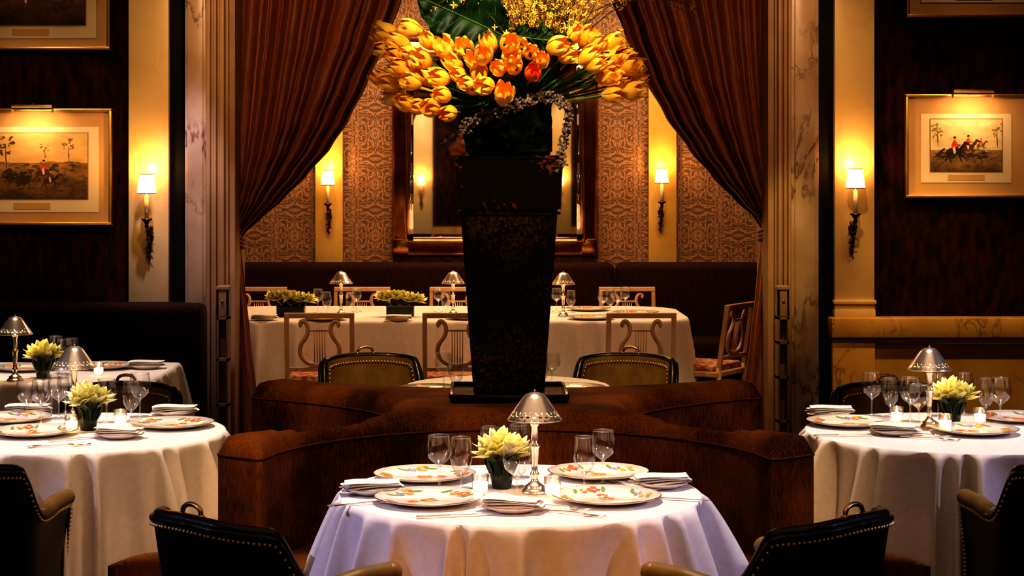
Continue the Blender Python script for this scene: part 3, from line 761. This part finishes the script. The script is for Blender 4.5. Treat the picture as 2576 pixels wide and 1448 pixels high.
def wineglass(h,rb,name,stem=.45):
    b=MB(); hs=h*stem
    P=[(0,.0008),(rb*.95,.0008),(rb*.95,.0022),(rb*.5,.004),(.005,.009),(.0032,.02),(.003,hs*.7),(.0042,hs*.93),(.008,hs)]
    bowl=[(.008,hs),(rb*.55,hs+.008*h/.15),(rb*.85,hs+(h-hs)*.22),(rb,hs+(h-hs)*.45),(rb*.99,hs+(h-hs)*.65),(rb*.90,hs+(h-hs)*.88),(rb*.86,h)]
    b.lathe(P+bowl[1:],m_glass,32)
    b.tube([(rb*.86*math.cos(2*math.pi*k/32),rb*.86*math.sin(2*math.pi*k/32),h) for k in range(32)],.0012,m_glass,5,closed=True)
    b.ball((0,0,hs*.98),(.006,.006,.006),m_glass,8,6)
    return b.mesh(name)
WG=wineglass(.150,.034,'wine_glass',.47); GO=wineglass(.140,.031,'water_goblet',.28); BG=wineglass(.155,.038,'wine_glass',.42)
def platemesh(R,dec,name):
    b=MB(); b.lathe([(0,.0005),(R*.6,.0005),(R*.64,.003),(R*.98,.015),(R,.0175),(R*.985,.0185),(R*.68,.0085),(R*.62,.0055),(0,.005)],m_china,56)
    b.lathe([(R*.985,.0188),(R*1.002,.0178),(R*1.0,.0168)],m_chinag,56)
    if dec:
        rnd=random.Random(4)
        def H_(x,y):
            r=math.hypot(x,y)/R
            if r<.62: return .0062
            return interp([(.62,.0066),(.68,.0096),(.985,.0196)],r) 
        def flo(cx,cy,s,m1):
            for k in range(6):
                a=k*math.pi/3+rnd.random(); px,py=cx+s*.6*math.cos(a),cy+s*.6*math.sin(a)
                vs=[(px,py,H_(px,py))]+[(px+s*.42*math.cos(t)*1.0,py+s*.36*math.sin(t),H_(px+s*.42*math.cos(t),py+s*.36*math.sin(t))) for t in [2*math.pi*q/8 for q in range(8)]]
                b.add(vs,[[0,1+q,1+(q+1)%8] for q in range(8)],m1 if k%3 else rnd.choice((m_pr,m_po)),None,True)
        for k in range(4):
            a=k*2*math.pi/4+.3; r=R*.75
            flo(r*math.cos(a),r*math.sin(a),.020,m_po if k%2 else m_pr); flo(r*.95*math.cos(a+.30),r*.95*math.sin(a+.30),.014,m_pb if k%2 else m_po)
            for q in (-.24,.55): 
                x,y=r*math.cos(a+q),r*math.sin(a+q); t=[(x+.018*math.cos(w)*1.0,y+.006*math.sin(w)) for w in [2*math.pi*j/8 for j in range(8)]]
                b.add([(u,v,H_(u,v)) for u,v in t],[list(range(8))],m_pg,None,False)
        flo(0.0,0.0,.024,m_po); flo(.045,.01,.017,m_pr)
    return b.mesh(name)
PL=platemesh(.145,True,'dinner_plate'); BP=platemesh(.078,False,'bread_plate')
def napmesh():
    b=MB()
    for k in range(4):
        vs=[];fs=[]; nu,nv=14,8; z0=.002+k*.0062
        L,Wd=.085-.003*k,.036-.002*k
        for side in (0,1):
            for j in range(nv+1):
                for i in range(nu+1):
                    u=i/nu*2-1; v=j/nv*2-1; t=(.0032)*(1-abs(v)**6)*(1-abs(u)**8)
                    z=z0+.003+(t if side==0 else -t)+.003*math.sin(u*2.2+k)+.0015*math.sin(v*5+k)+.004*(u*.5+.5)*(k/3)
                    vs.append((u*L+.004*math.sin(k*2+v*2),v*Wd+.004*math.sin(k*1.7+u),z))
            o=side*(nu+1)*(nv+1)
            for j in range(nv):
                for i in range(nu):
                    a=o+j*(nu+1)+i; fs.append([a,a+1,a+nu+2,a+nu+1] if side==0 else [a,a+nu+1,a+nu+2,a+1])
        b.add(vs,fs,m_napkin)
    return b.mesh('folded_napkin')
NP=napmesh()
def votmesh():
    b=MB(); b.lathe([(0,.001),(.019,.001),(.021,.006),(.0235,.055),(.0225,.0555),(.0205,.010),(0,.008)],m_glass,24)
    b.lathe([(0,.010),(.0195,.010),(.0205,.034),(.018,.033),(0,.032)],m_wax,20)
    b.lathe([(0,.032),(.003,.034),(.0045,.040),(.002,.049),(0,.053)],m_flame,8); return b.mesh('votive_candle')
VO=votmesh()
def knifemesh():
    b=MB(); b.box((-.105,-.0035,.001),(-.02,.0035,.006),m_silver,.0018); b.box((-.105,-.006,.001),(-.085,.006,.006),m_silver,.002)
    b.add([(-.02,-.004,.003),(.09,-.006,.003),(.105,.004,.003),(-.02,.005,.003),(-.02,-.004,.0042),(.09,-.006,.004),(.105,.004,.0035),(-.02,.005,.0045)],[[0,3,2,1],[4,5,6,7],[0,1,5,4],[1,2,6,5],[2,3,7,6]],m_silver,None,False)
    return b.mesh('table_knife')
def forkmesh():
    b=MB(); b.tube([(-.095,0,.003),(-.05,0,.004),(.02,0,.006),(.045,0,.004)],lambda t:.0038-.0015*t,m_silver,8)
    b.box((-.1,-.006,.001),(-.08,.006,.005),m_silver,.002); b.box((.04,-.009,.002),(.06,.009,.0045),m_silver,.001)
    for k in range(4): b.tube([(.058,-.0075+.005*k,.0032),(.08,-.0075+.005*k,.002),(.098,-.007+.0047*k,.0045)],.0012,m_silver,5)
    return b.mesh('table_fork')
KN=knifemesh(); FK=forkmesh()
def petal(b,mat,M,L,W,cup=.3,curl=.2,nu=4,nv=6,point=1.0):
    vs=[];fs=[]
    for j in range(nv+1):
        t=j/nv; w=W*math.sin(math.pi*min(1,(t*.86+.10)))**.8*(1 if t<.999 else .25)
        for i in range(nu+1):
            u=i/nu*2-1; vs.append((u*w/2, -cup*W*(1-u*u)*math.sin(math.pi*min(1,t+.1))+curl*L*t*t, t*L))
    for j in range(nv):
        for i in range(nu):
            a=j*(nu+1)+i; fs.append([a,a+1,a+nu+2,a+nu+1])
    b.add(vs,fs,mat,M)
def lotus(b,c,s,rnd,tilt=(0,0)):
    base=Matrix.Translation(c)@Matrix.Rotation(tilt[0],4,'X')@Matrix.Rotation(tilt[1],4,'Y')
    for ring,(n,el,L) in enumerate(((7,1.05,.95),(7,.66,1.0),(6,.36,.95),(4,.14,.82))):
        for k in range(n):
            M=base@Matrix.Rotation(2*math.pi*k/n+ring*.4+rnd.uniform(-.15,.15),4,'Z')@Matrix.Rotation(-el+rnd.uniform(-.14,.14),4,'X')
            petal(b,m_lotus,M,s*L*rnd.uniform(.9,1.1),s*.46,.22,.06,3,6)
def potmesh(wide,seed):
    rnd=random.Random(seed); b=MB()
    if wide:
        b.box((-.085,-.05,0.0),(.085,.05,.07),m_potleaf,.006)
        for k in range(8): lotus(b,(-.105+.03*k,rnd.uniform(-.03,.02),.085+rnd.uniform(0,.03)),.070,rnd,(rnd.uniform(-.2,.5),(k-3.5)*.12))
        lw=.08
    else:
        b.lathe([(0,0),(.026,0),(.031,.03),(.034,.075),(.030,.075),(0,.07)],m_potleaf,20)
        for k,(x,y) in enumerate(((-.026,-.012),(.028,-.01),(0,.022),(.002,-.024))): lotus(b,(x,y,.084+.012*(k==2)),.074,rnd,(.25*(-y/.02)*(-1),x*13))
        lw=.028
    for k in range(10):
        a=k*2*math.pi/10; M=Matrix.Translation((lw*.95*math.cos(a),.030*math.sin(a),.03))@Matrix.Rotation(a-math.pi/2,4,'Z')@Matrix.Rotation(-.30,4,'X')
        petal(b,m_leaf if k%2 else m_potleaf,M,.070,.045,.1,.1)
    return b.mesh('potted_lotus_flowers')
PO=potmesh(False,2); POW=potmesh(True,5)
def put(me,px,py,rz=0,z=.7515,name=None,sc=1):
    x,y,_=on(px,py,z); return place(me,name or me.name.split('.')[0],(x,y,z),rz,sc=sc)
def lamp(px,py,pw=1.1,sc=1):
    o=put(TLm,px,py,random.random()*6,sc=sc); light('lamp_bulb','POINT',(0,0,.215),pw,(1,.68,.38),parent=o,size=.012); return o
R_=lambda:random.uniform(0,6.28)
# foreground table
lamp(1345,1238); put(PO,1262,1226,.3)
for px,py in ((1080,1262),(1526,1258),(1068,1203),(1505,1197)): put(PL,px,py,R_())
for px,py,rz in ((936,1240,.25),(1290,1284,-.35),(1663,1224,.2)):
    o=put(BP,px,py,0); x,y,z=o.location; place(NP,'folded_napkin',(x,y,.7585),rz)
for px,py in ((1208,1243),(1390,1250)): put(VO,px,py)
for me,px,py in ((WG,1105,1233),(GO,1160,1228),(BG,1300,1258),(GO,1470,1226),(WG,1517,1218),(WG,1305,1200),(GO,1232,1196)): put(me,px,py,R_())
put(KN,1150,1298,.25);put(KN,1690,1256,-.3);put(FK,1435,1292,-.55);put(FK,1400,1276,-.5);put(FK,915,1268,.4);put(FK,1595,1222,-.9)
# left table
lamp(187,1068); put(PO,222,1080,.8)
for px,py in ((85,1092),(432,1072),(25,1058)): put(PL,px,py,R_())
for px,py,rz in ((300,1100,-.3),(440,1043,.1),(70,1040,.2)):
    o=put(BP,px,py,0); x,y,z=o.location; place(NP,'folded_napkin',(x,y,.7585),rz)
for px,py in ((180,1084),(303,1070)): put(VO,px,py)
for me,px,py in ((BG,68,1062),(WG,103,1068),(BG,148,1052),(WG,130,1040),(WG,268,1062),(GO,330,1060),(BG,352,1048),(GO,165,1040)): put(me,px,py,R_())
put(KN,200,1104,.6);put(FK,150,1122,.3)
# right table
lamp(2338,1074); put(PO,2395,1066,.1)
for px,py in ((2135,1068),(2452,1088),(2560,1056)): put(PL,px,py,R_())
for px,py,rz in ((2250,1092,-.4),(2090,1045,.05)):
    o=put(BP,px,py,0); x,y,z=o.location; place(NP,'folded_napkin',(x,y,.7585),rz)
for px,py in ((2256,1062),(2378,1082),(2465,1066)): put(VO,px,py)
for me,px,py in ((BG,2193,1046),(GO,2240,1048),(BG,2290,1060),(WG,2312,1078),(GO,2480,1050),(BG,2516,1062),(WG,2425,1042),(WG,2360,1046)): put(me,px,py,R_())
put(KN,2125,1096,.1);put(FK,2340,1104,-.5);put(FK,2320,1094,-.5)
# far left table
lamp(38,958);put(PO,108,950,.4); put(VO,248,944)
for px,py in ((62,930),(262,925)): put(PL,px,py,R_())
o=put(BP,368,926); place(NP,'folded_napkin',(o.location.x,o.location.y,.7585),.1)
for me,px,py in ((WG,160,940),(GO,180,930),(WG,140,930)): put(me,px,py)
put(KN,320,922,.8)
# centre rear table
for px,py in ((1085,985),(1432,982)): put(PL,px,py,R_())
for me,px,py in ((WG,1116,982),(GO,1147,988),(WG,1388,982),(GO,1360,985)): put(me,px,py)
# long table
lamp(858,792,.7);lamp(1140,792,.7);lamp(1417,795,.7); put(POW,732,795);put(POW,1007,795)
for px,py in ((815,804),(1180,802),(1485,802),(1480,780),(1600,790)): put(PL,px,py,R_())
for px,py in ((665,805),(1003,806)):
    o=put(BP,px,py); place(NP,'folded_napkin',(o.location.x,o.location.y,.7585),.1)
for me,px,py in ((WG,800,786),(GO,822,790),(GO,882,792),(WG,897,784),(WG,1103,784),(GO,1122,790),(WG,1400,784),(GO,1436,786),(WG,1517,790),(GO,1535,784),(WG,1553,788),(WG,1573,780)): put(me,px,py)
# ---------------------------------------------------------------- vase + flowers
VY0=6.47; VXc=.09
b=MB()
def frustum(z0,w0,z1,w1,mat,bev=.008,seg=2):
    bb=bmesh.new(); bmesh.ops.create_cube(bb,size=1)
    for v in bb.verts:
        k=w1 if v.co.z>0 else w0; zz=z1 if v.co.z>0 else z0; v.co=Vector((v.co.x*k,v.co.y*k,zz))
    bmesh.ops.bevel(bb,geom=bb.edges[:],offset=bev,segments=seg,affect='EDGES'); b.bm(bb,mat)
frustum(.831,.40,.848,.41,m_vasetop,.004)
for s in (-1,1):
    b.box((-.2,s*.2-.006,.846),(.2,s*.2+.006,.862),m_vasetop,.003); b.box((s*.2-.006,-.2,.846),(s*.2+.006,.2,.862),m_vasetop,.003)
zmid=Z(540,6.32); ztop=Z(395,6.3)
frustum(.848,.245,zmid+.01,.335,m_vase,.012); frustum(zmid,.352,zmid+.012,.362,m_vasetop,.004); frustum(zmid+.01,.355,ztop,.372,m_vasetop,.010); frustum(ztop-.012,.378,ztop+.006,.382,m_vasetop,.005)
frustum(ztop,.30,ztop+.12,.30,m_moss,.02)
b.obj('tall_square_vase',(VXc,VY0,0))
b=MB(); rnd=random.Random(11)
n=26;vs=[];fs=[]
prf=[(.145,ztop+.01),(.15,ztop+.09),(.155,ztop+.2),(.17,ztop+.27),(.15,ztop+.33),(.10,ztop+.38),(.03,ztop+.41)]
for r,z in prf:
    for i in range(n):
        a=2*math.pi*i/n; rr=r*(1+.12*noise.noise(Vector((math.cos(a)*2,math.sin(a)*2,z*9)))); vs.append((rr*math.cos(a),rr*math.sin(a),z))
for j in range(len(prf)-1):
    for i in range(n): k=(i+1)%n; fs.append([j*n+i,j*n+k,(j+1)*n+k,(j+1)*n+i])
b.add(vs,fs,m_moss)
for k in range(90):
    a=rnd.uniform(0,6.28); z=ztop+rnd.uniform(.0,.30); M=Matrix.Translation((.14*math.cos(a),.14*math.sin(a),z))@Matrix.Rotation(a-math.pi/2,4,'Z')@Matrix.Rotation(-rnd.uniform(.05,.4 if z<ztop+.15 else .9),4,'X')
    petal(b,m_leaf if (k%4==0 and z>ztop+.20) else m_moss,M,rnd.uniform(.08,.14),.045,.1,-.05)
def tulip(pos,dirv,s,mat,op=0.0):
    q=Vector(dirv).to_track_quat('Z','Y').to_matrix().to_4x4(); M0=Matrix.Translation(pos)@q@Matrix.Rotation(rnd.random()*6,4,'Z')
    L=.090*s; Rr=.0300*s
    for k in range(6):
        outer=k%2; base=k*math.pi/3; vs=[];fs=[]; nu,nv=4,8
        dl=rnd.uniform(-.08,.08)*L; opn=op+rnd.uniform(0,.14)
        for j in range(nv+1):
            t=j/nv; r=Rr*(math.sin(math.pi*(.10+.72*t))**.8)*(1+ .5*opn*t)*(1.06 if outer else .95)
            if t>.85: r*=.93+ opn
            aw=.64*math.sin(math.pi*min(.97,.22+.74*t))**.7
            for i in range(nu+1):
                u=i/nu*2-1; a=base+u*aw; rr=r*(1-.08*u*u*t+.03*math.cos(u*7)*t)
                vs.append((rr*math.cos(a),rr*math.sin(a),t*(L+dl)-.10*L*abs(u)**1.5*t*t+.0))
        for j in range(nv):
            for i in range(nu): a=j*(nu+1)+i; fs.append([a,a+1,a+nu+2,a+nu+1])
        b.add(vs,fs,mat if rnd.random()>.16 else (m_tul2 if mat is m_tul else mat),M0)
spots=[(975,85),(1030,70),(1075,100),(960,125),(995,140),(1040,165),(1075,190),(955,195),(985,210),(1030,205),(1020,258),(1048,268),(1085,270),(1110,238),(1125,285),(1120,122),(1168,118),(1230,108),(1280,108),(1190,150),(1150,185),(1170,208),(1205,185),(1187,218),(1220,215),(1252,170),(1287,150),(1268,238),(1335,130),(1360,152),(1340,182),(1402,115),(1450,85),(1478,95),(1432,140),(1482,140),(1505,110),(1545,105),(1578,140),(1522,152),(1565,188),(1598,195),(1530,192),(1593,228),(1545,238),(1310,120),(1292,165),(1005,108),(1140,158),(1025,130),(1500,160),(1060,150),(1550,140),(1010,175),(1215,140),(1585,165),(1105,195),(1570,215)]
org=Vector((0,0,ztop+.22))
for i,(px,py) in enumerate(spots):
    u=(px-1277)/340; v=(py-200)/150
    fr=max(0,1-u*u*.8-v*v*.25)
    y=6.42-.34*fr**.6+rnd.uniform(-.03,.05)
    p=Vector((X(px,y)-VXc,y-VY0,Z(py,y)))
    dv=(p-org); dv.z=dv.z*.6+.03; dv+=Vector((rnd.uniform(-.12,.12),rnd.uniform(-.05,.08),rnd.uniform(-.06,.18))); dv.normalize()
    mat=m_tulr if i in (30,) else (m_tul2 if i in (7,4,42,14) else m_tul)
    s=rnd.uniform(.85,1.12); tulip(p-dv*.045,dv,s,mat,rnd.choice((0,0,.1,.3)))
    e=p-dv*.045; m=org.lerp(e,.55)+Vector((0,0,-.03))
    st=Vector((p.x*.25,p.y*.3,org.z-.02))
    pts=[st.lerp(m,t).lerp(m.lerp(e,t),t) for t in [k/8 for k in range(9)]]; b.tube(pts,.0038,m_stem,6)
    if i%3==0:
        M=Matrix.Translation(st.lerp(e,.4))@dv.to_track_quat('Z','Y').to_matrix().to_4x4(); petal(b,m_stem if i%2 else m_leaf,M,.17,.03,.2,.15,2,8)
for k in range(20):
    a=rnd.uniform(.15,math.pi-.15); r=rnd.uniform(.22,.42); p=Vector((r*math.cos(a),r*math.sin(a)*.9,rnd.uniform(1.88,2.0))); dv=(p-org); dv.z*=.7; dv.normalize()
    tulip(p,dv,1.0,m_tul); m=org.lerp(p,.5); b.tube([(0,0,org.z),m,p],.0038,m_stem,6)
def bigleaf(base,tipp,side,W,fold=.15,mat=m_leaf):
    base=Vector(base);tipp=Vector(tipp);side=Vector(side).normalized(); ax=tipp-base; nrm=ax.cross(side).normalized(); vs=[];fs=[]; nu,nv=24,44
    def P(t,u):
        w=W*(math.sin(math.pi*(t**.75))**.7 if 0<t<1 else .02)*(1+.07*math.sin(t*30)*abs(u)**3)
        t2=t+.12*abs(u)*(1-t)
        return base+ax*t2+side*(u*w/2)+nrm*(-fold*abs(u)*w+.008*math.cos((t-.0)*46)*min(1,abs(u)*2)+.020*math.sin(u*9+t*17)*abs(u)**3+.05*math.sin(math.pi*t)*ax.length)
    for j in range(nv+1):
        for i in range(nu+1): vs.append(P(j/nv,i/nu*2-1))
    for j in range(nv):
        for i in range(nu): a=j*(nu+1)+i; fs.append([a,a+1,a+nu+2,a+nu+1])
    b.add(vs,fs,mat)
    b.tube([P(k/14,0)-nrm*.001 for k in range(15)],.0022,m_rib,6)
    for k in range(2,9):
        for s in (-1,1): b.tube([P(k/11+.03*q,s*q*.23)+nrm*.001 for q in range(5)],.0010,m_rib,4)
def lp(px,py,y): return (X(px,y)-VXc,y-VY0,Z(py,y))
bigleaf(lp(1300,105,6.30),lp(1050,-10,6.24),(.45,-.15,.9),.25)
bigleaf(lp(1230,120,6.40),lp(1130,-140,6.38),(.9,.1,.2),.17)
bigleaf(lp(1270,85,6.16),lp(1440,105,6.18),(.1,-.5,.8),.09)
bigleaf(lp(1340,150,6.45),lp(1400,-60,6.6),(.9,.2,.2),.2)
bigleaf((0,.05,2.0),(-.2,.3,2.3),(.6,.5,.2),.22)
for k in range(64):
    x0=rnd.uniform(0.04,.16); y0=rnd.uniform(-.22,-.05); spread=rnd.uniform(-.16,.34) 
    if k<4: spread=-.55
    if k in (4,5,6): spread=.9
    pts=[]; hgt=rnd.uniform(.2,.45) if abs(spread)<.5 else .27
    ph=rnd.random()*6
    for t in [q/12 for q in range(13)]:
        zz=1.96+hgt*(t if abs(spread)<.45 else math.sin(t*2.2)); pts.append(Vector((x0+spread*t**(1.3 if abs(spread)<.5 else 1)*.6+.008*math.sin(t*9+ph),y0-.06*t*rnd.uniform(.8,1.2),zz)))
    b.tube(pts,lambda t:.0030-.0018*t,m_twig,5)
    for q in range(28 if k>6 else 18):
        t=rnd.uniform(.2,1); i=min(11,int(t*12)); c=pts[i].lerp(pts[i+1],t*12-i if t<1 else 1)+Vector([rnd.uniform(-.011,.011) for _ in range(3)])
        R0=Matrix.Translation(c)@Matrix.Rotation(rnd.random()*6,4,'X')@Matrix.Rotation(rnd.random()*6,4,'Y'); s=rnd.uniform(.008,.012)
        vs=[(0,0,0)];fs=[]
        for w in range(4):
            a=w*math.pi/2; vs+=[(s*.6*math.cos(a-.45),s*.6*math.sin(a-.45),.2*s),(s*1.25*math.cos(a),s*1.25*math.sin(a),.5*s),(s*.6*math.cos(a+.45),s*.6*math.sin(a+.45),.2*s)]; fs.append([0,1+3*w,2+3*w,3+3*w])
        b.add(vs,fs,m_fors,R0,False)
def garl(l,off):
    P=[Vector(lp(px,py,y)) for px,py,y in l]; pts=[]
    for i in range(len(P)-1):
        for k in range(10): pts.append(P[i].lerp(P[i+1],k/10)+Vector((.008*math.sin(i*10+k+off),.008*math.cos((i*10+k)*.9+off),.008*math.sin((i*10+k)*.7+off*2))))
    b.tube(pts,.0028,m_twig,5)
    for i in range(0,len(pts)-1,1):
        for s in (-1,1):
            if rnd.random()<.5:
                t=(pts[i+1]-pts[i]).normalized(); dr=(t+Vector((rnd.uniform(-1,1),rnd.uniform(-1,.3),rnd.uniform(-1,1)))*.9).normalized()
                M=Matrix.Translation(pts[i]+dr*.009)@dr.to_track_quat('Z','Y').to_matrix().to_4x4(); b.ball((0,0,0),(.0046,.0046,.008),m_catkin,7,5,M)
gp=[(1112,362,6.26),(1150,330,6.24),(1195,302,6.2),(1240,283,6.17),(1290,268,6.15),(1330,252,6.15),(1375,243,6.17),(1412,255,6.2),(1432,285,6.22),(1425,325,6.24),(1415,370,6.26),(1408,430,6.26)]
for o in (0,1.5,3,4.4): garl([(px+4*math.sin(o*3),py+7*math.cos(o*2),y+.01*math.sin(o)) for px,py,y in gp],o)
b.obj('tulip_arrangement',(VXc,VY0,0),auto=False)
# ---------------------------------------------------------------- lights
WW=(1,.60,.28)
def spot(name,loc,tgt,p,col,ang,bl=.7,size=.06): light(name,'SPOT',loc,p,col,target=tgt,size=size,angle=ang,blend=bl)
spot('chair_fill_spot',(.15,5.15,3.42),(.1,5.0,.75),230,(1,.82,.70),36,.45,.04)
spot('chair_fill_spot',(-1.3,6.4,3.42),(-1.38,6.15,.75),225,(1,.83,.71),34,.45,.04)
spot('chair_fill_spot',(1.5,6.4,3.42),(1.6,6.15,.75),205,(1,.82,.70),34,.45,.04)
spot('chair_fill_spot',(-2.0,7.9,3.42),(-1.9,8.1,.75),165,(1,.80,.66),34)
spot('chair_fill_spot',(.1,6.2,3.42),(.1,8.25,.70),220,(1,.68,.34),30,.3)  # added fill that brightens the gold insides of the rear chairs
spot('cloth_fill_spot',(.3,1.2,2.9),(.12,4.5,.62),170,(1,.44,.15),12,.5)  # added warm spot, no cove here, turns the cloth front orange
spot('cloth_fill_spot',(-3.8,3.9,2.6),(-.3,4.9,.5),190,(.66,.60,1),17,.7)  # added lavender spot raking the foreground cloth from the left
spot('cloth_fill_spot',(4.0,3.9,2.6),(.5,4.9,.5),150,(.76,.64,1),17,.7)  # its added counterpart from the right
spot('cloth_fill_spot',(-4.2,5.0,2.6),(-1.7,6.0,.5),100,(.74,.66,1),28)  # added lavender fill for the left table's cloth
spot('cloth_fill_spot',(.3,3.6,2.9),(-1.15,5.9,.5),90,(1,.60,.30),20)  # added warm fill across the left table
spot('cloth_fill_spot',(4.4,5.0,2.6),(1.7,6.0,.5),110,(.70,.62,1),26)  # added lavender fill for the right table's cloth
spot('flower_fill_spot',(-.2,4.2,3.4),(.1,6.3,2.02),320,(1,.82,.54),22)  # added spots aimed at the tulips, without a fixture
spot('flower_fill_spot',(.9,4.4,3.4),(.1,6.3,2.02),120,(1,.76,.46),22)
spot('curtain_fill_spot',(-1.0,7.6,3.4),(-1.0,10.2,1.9),125,(1,.56,.26),50)  # added warm spots to light the drapes, no fixture behind them
spot('curtain_fill_spot',(1.3,7.6,3.4),(1.3,10.2,1.7),110,(1,.56,.26),50)
spot('curtain_fill_spot',(1.35,8.0,3.4),(1.52,10.2,.8),150,(1,.72,.25),16)  # added spot giving the lower right drape its gold
spot('banquette_fill_spot',(-.9,3.9,3.4),(-.35,5.8,.65),220,(1,.60,.26),24)  # added fill lights for the banquette's faces
spot('banquette_fill_spot',(1.1,3.9,3.4),(.6,5.8,.65),220,(1,.60,.26),24)
spot('banquette_fill_spot',(-.9,4.9,3.4),(-.45,6.8,.70),190,(1,.60,.26),22)  # added fill for the rear arms of the banquette
spot('banquette_fill_spot',(1.1,4.9,3.4),(.65,6.8,.70),190,(1,.60,.26),22)
spot('vase_spotlight',(-.5,4.6,3.2),(.09,6.3,.95),50,(1,.62,.3),14)
spot('wall_fill_spot',(-1.45,8.9,3.4),(-1.68,9.95,.95),150,(.80,.72,1),24)  # added cool spot for the pale purple wash on the left marble
spot('wall_fill_spot',(-1.82,9.0,3.4),(-1.82,9.95,2.0),14,(1,.70,.34),46)  # added fill to lift the left pilaster
spot('wall_fill_spot',(2.02,9.0,3.4),(2.02,9.95,1.9),12,(1,.66,.26),46)  # same added fill for the right pilaster
spot('wall_fill_spot',(2.5,8.6,3.4),(2.5,9.9,.6),140,(1,.64,.24),30)  # added to brighten the yellow wainscot
spot('wall_fill_spot',(2.7,7.6,3.4),(2.7,9.95,1.75),62,(1,.64,.32),26)  # added fill so the right pictures are evenly lit
spot('wall_fill_spot',(-2.5,7.6,3.4),(-2.45,9.95,1.75),78,(1,.64,.32),28)  # added fill over the left pictures
spot('wall_fill_spot',(-1,-.4,3.4),(-1,-2,1.4),180,(1,.8,.6),70)  # added to light the rear wall that the mirror reflects
spot('wall_fill_spot',(1.2,-.4,3.4),(1.2,-2,1.4),130,(1,.7,.4),70)  # second added spot on the reflected rear wall
light('back_room_fill','AREA',(.1,12.0,3.42),80,(1,.62,.32),target=(.1,12.3,0),sx=3,sy=1.5)  # added soft area fill to light the wallpaper evenly
spot('wallwash_fill',(-1.2,12.3,3.4),(-1.0,13.6,1.5),62,(1,.64,.32),85); spot('wallwash_fill',(1.4,12.3,3.4),(1.2,13.6,1.5),62,(1,.64,.32),85)  # added washes that brighten the damask wall
light('front_room_fill','AREA',(0,3.5,3.45),20,(1,.64,.38),target=(0,3.5,0),sx=5,sy=4)  # added broad warm ambient fill, not a ceiling fixture
w=bpy.data.worlds.new('world'); bpy.context.scene.world=w; w.use_nodes=True
w.node_tree.nodes['Background'].inputs[0].default_value=(.9,.5,.25,1); w.node_tree.nodes['Background'].inputs[1].default_value=.02
# ---------------------------------------------------------------- camera
cam=bpy.data.cameras.new('camera'); co=bpy.data.objects.new('camera',cam); bpy.context.scene.collection.objects.link(co)
co.location=(0,0,H); co.rotation_euler=(math.pi/2,0,0); cam.sensor_width=36; cam.lens=F/2576*36
cam.shift_x=(1288-VX)/2576; cam.shift_y=-(724-VY)/2576; cam.clip_start=.05
bpy.context.scene.camera=co
vs_=bpy.context.scene.view_settings
vs_.view_transform='Standard'
try: vs_.look='High Contrast'
except Exception as e: print(e)
vs_.exposure=.28
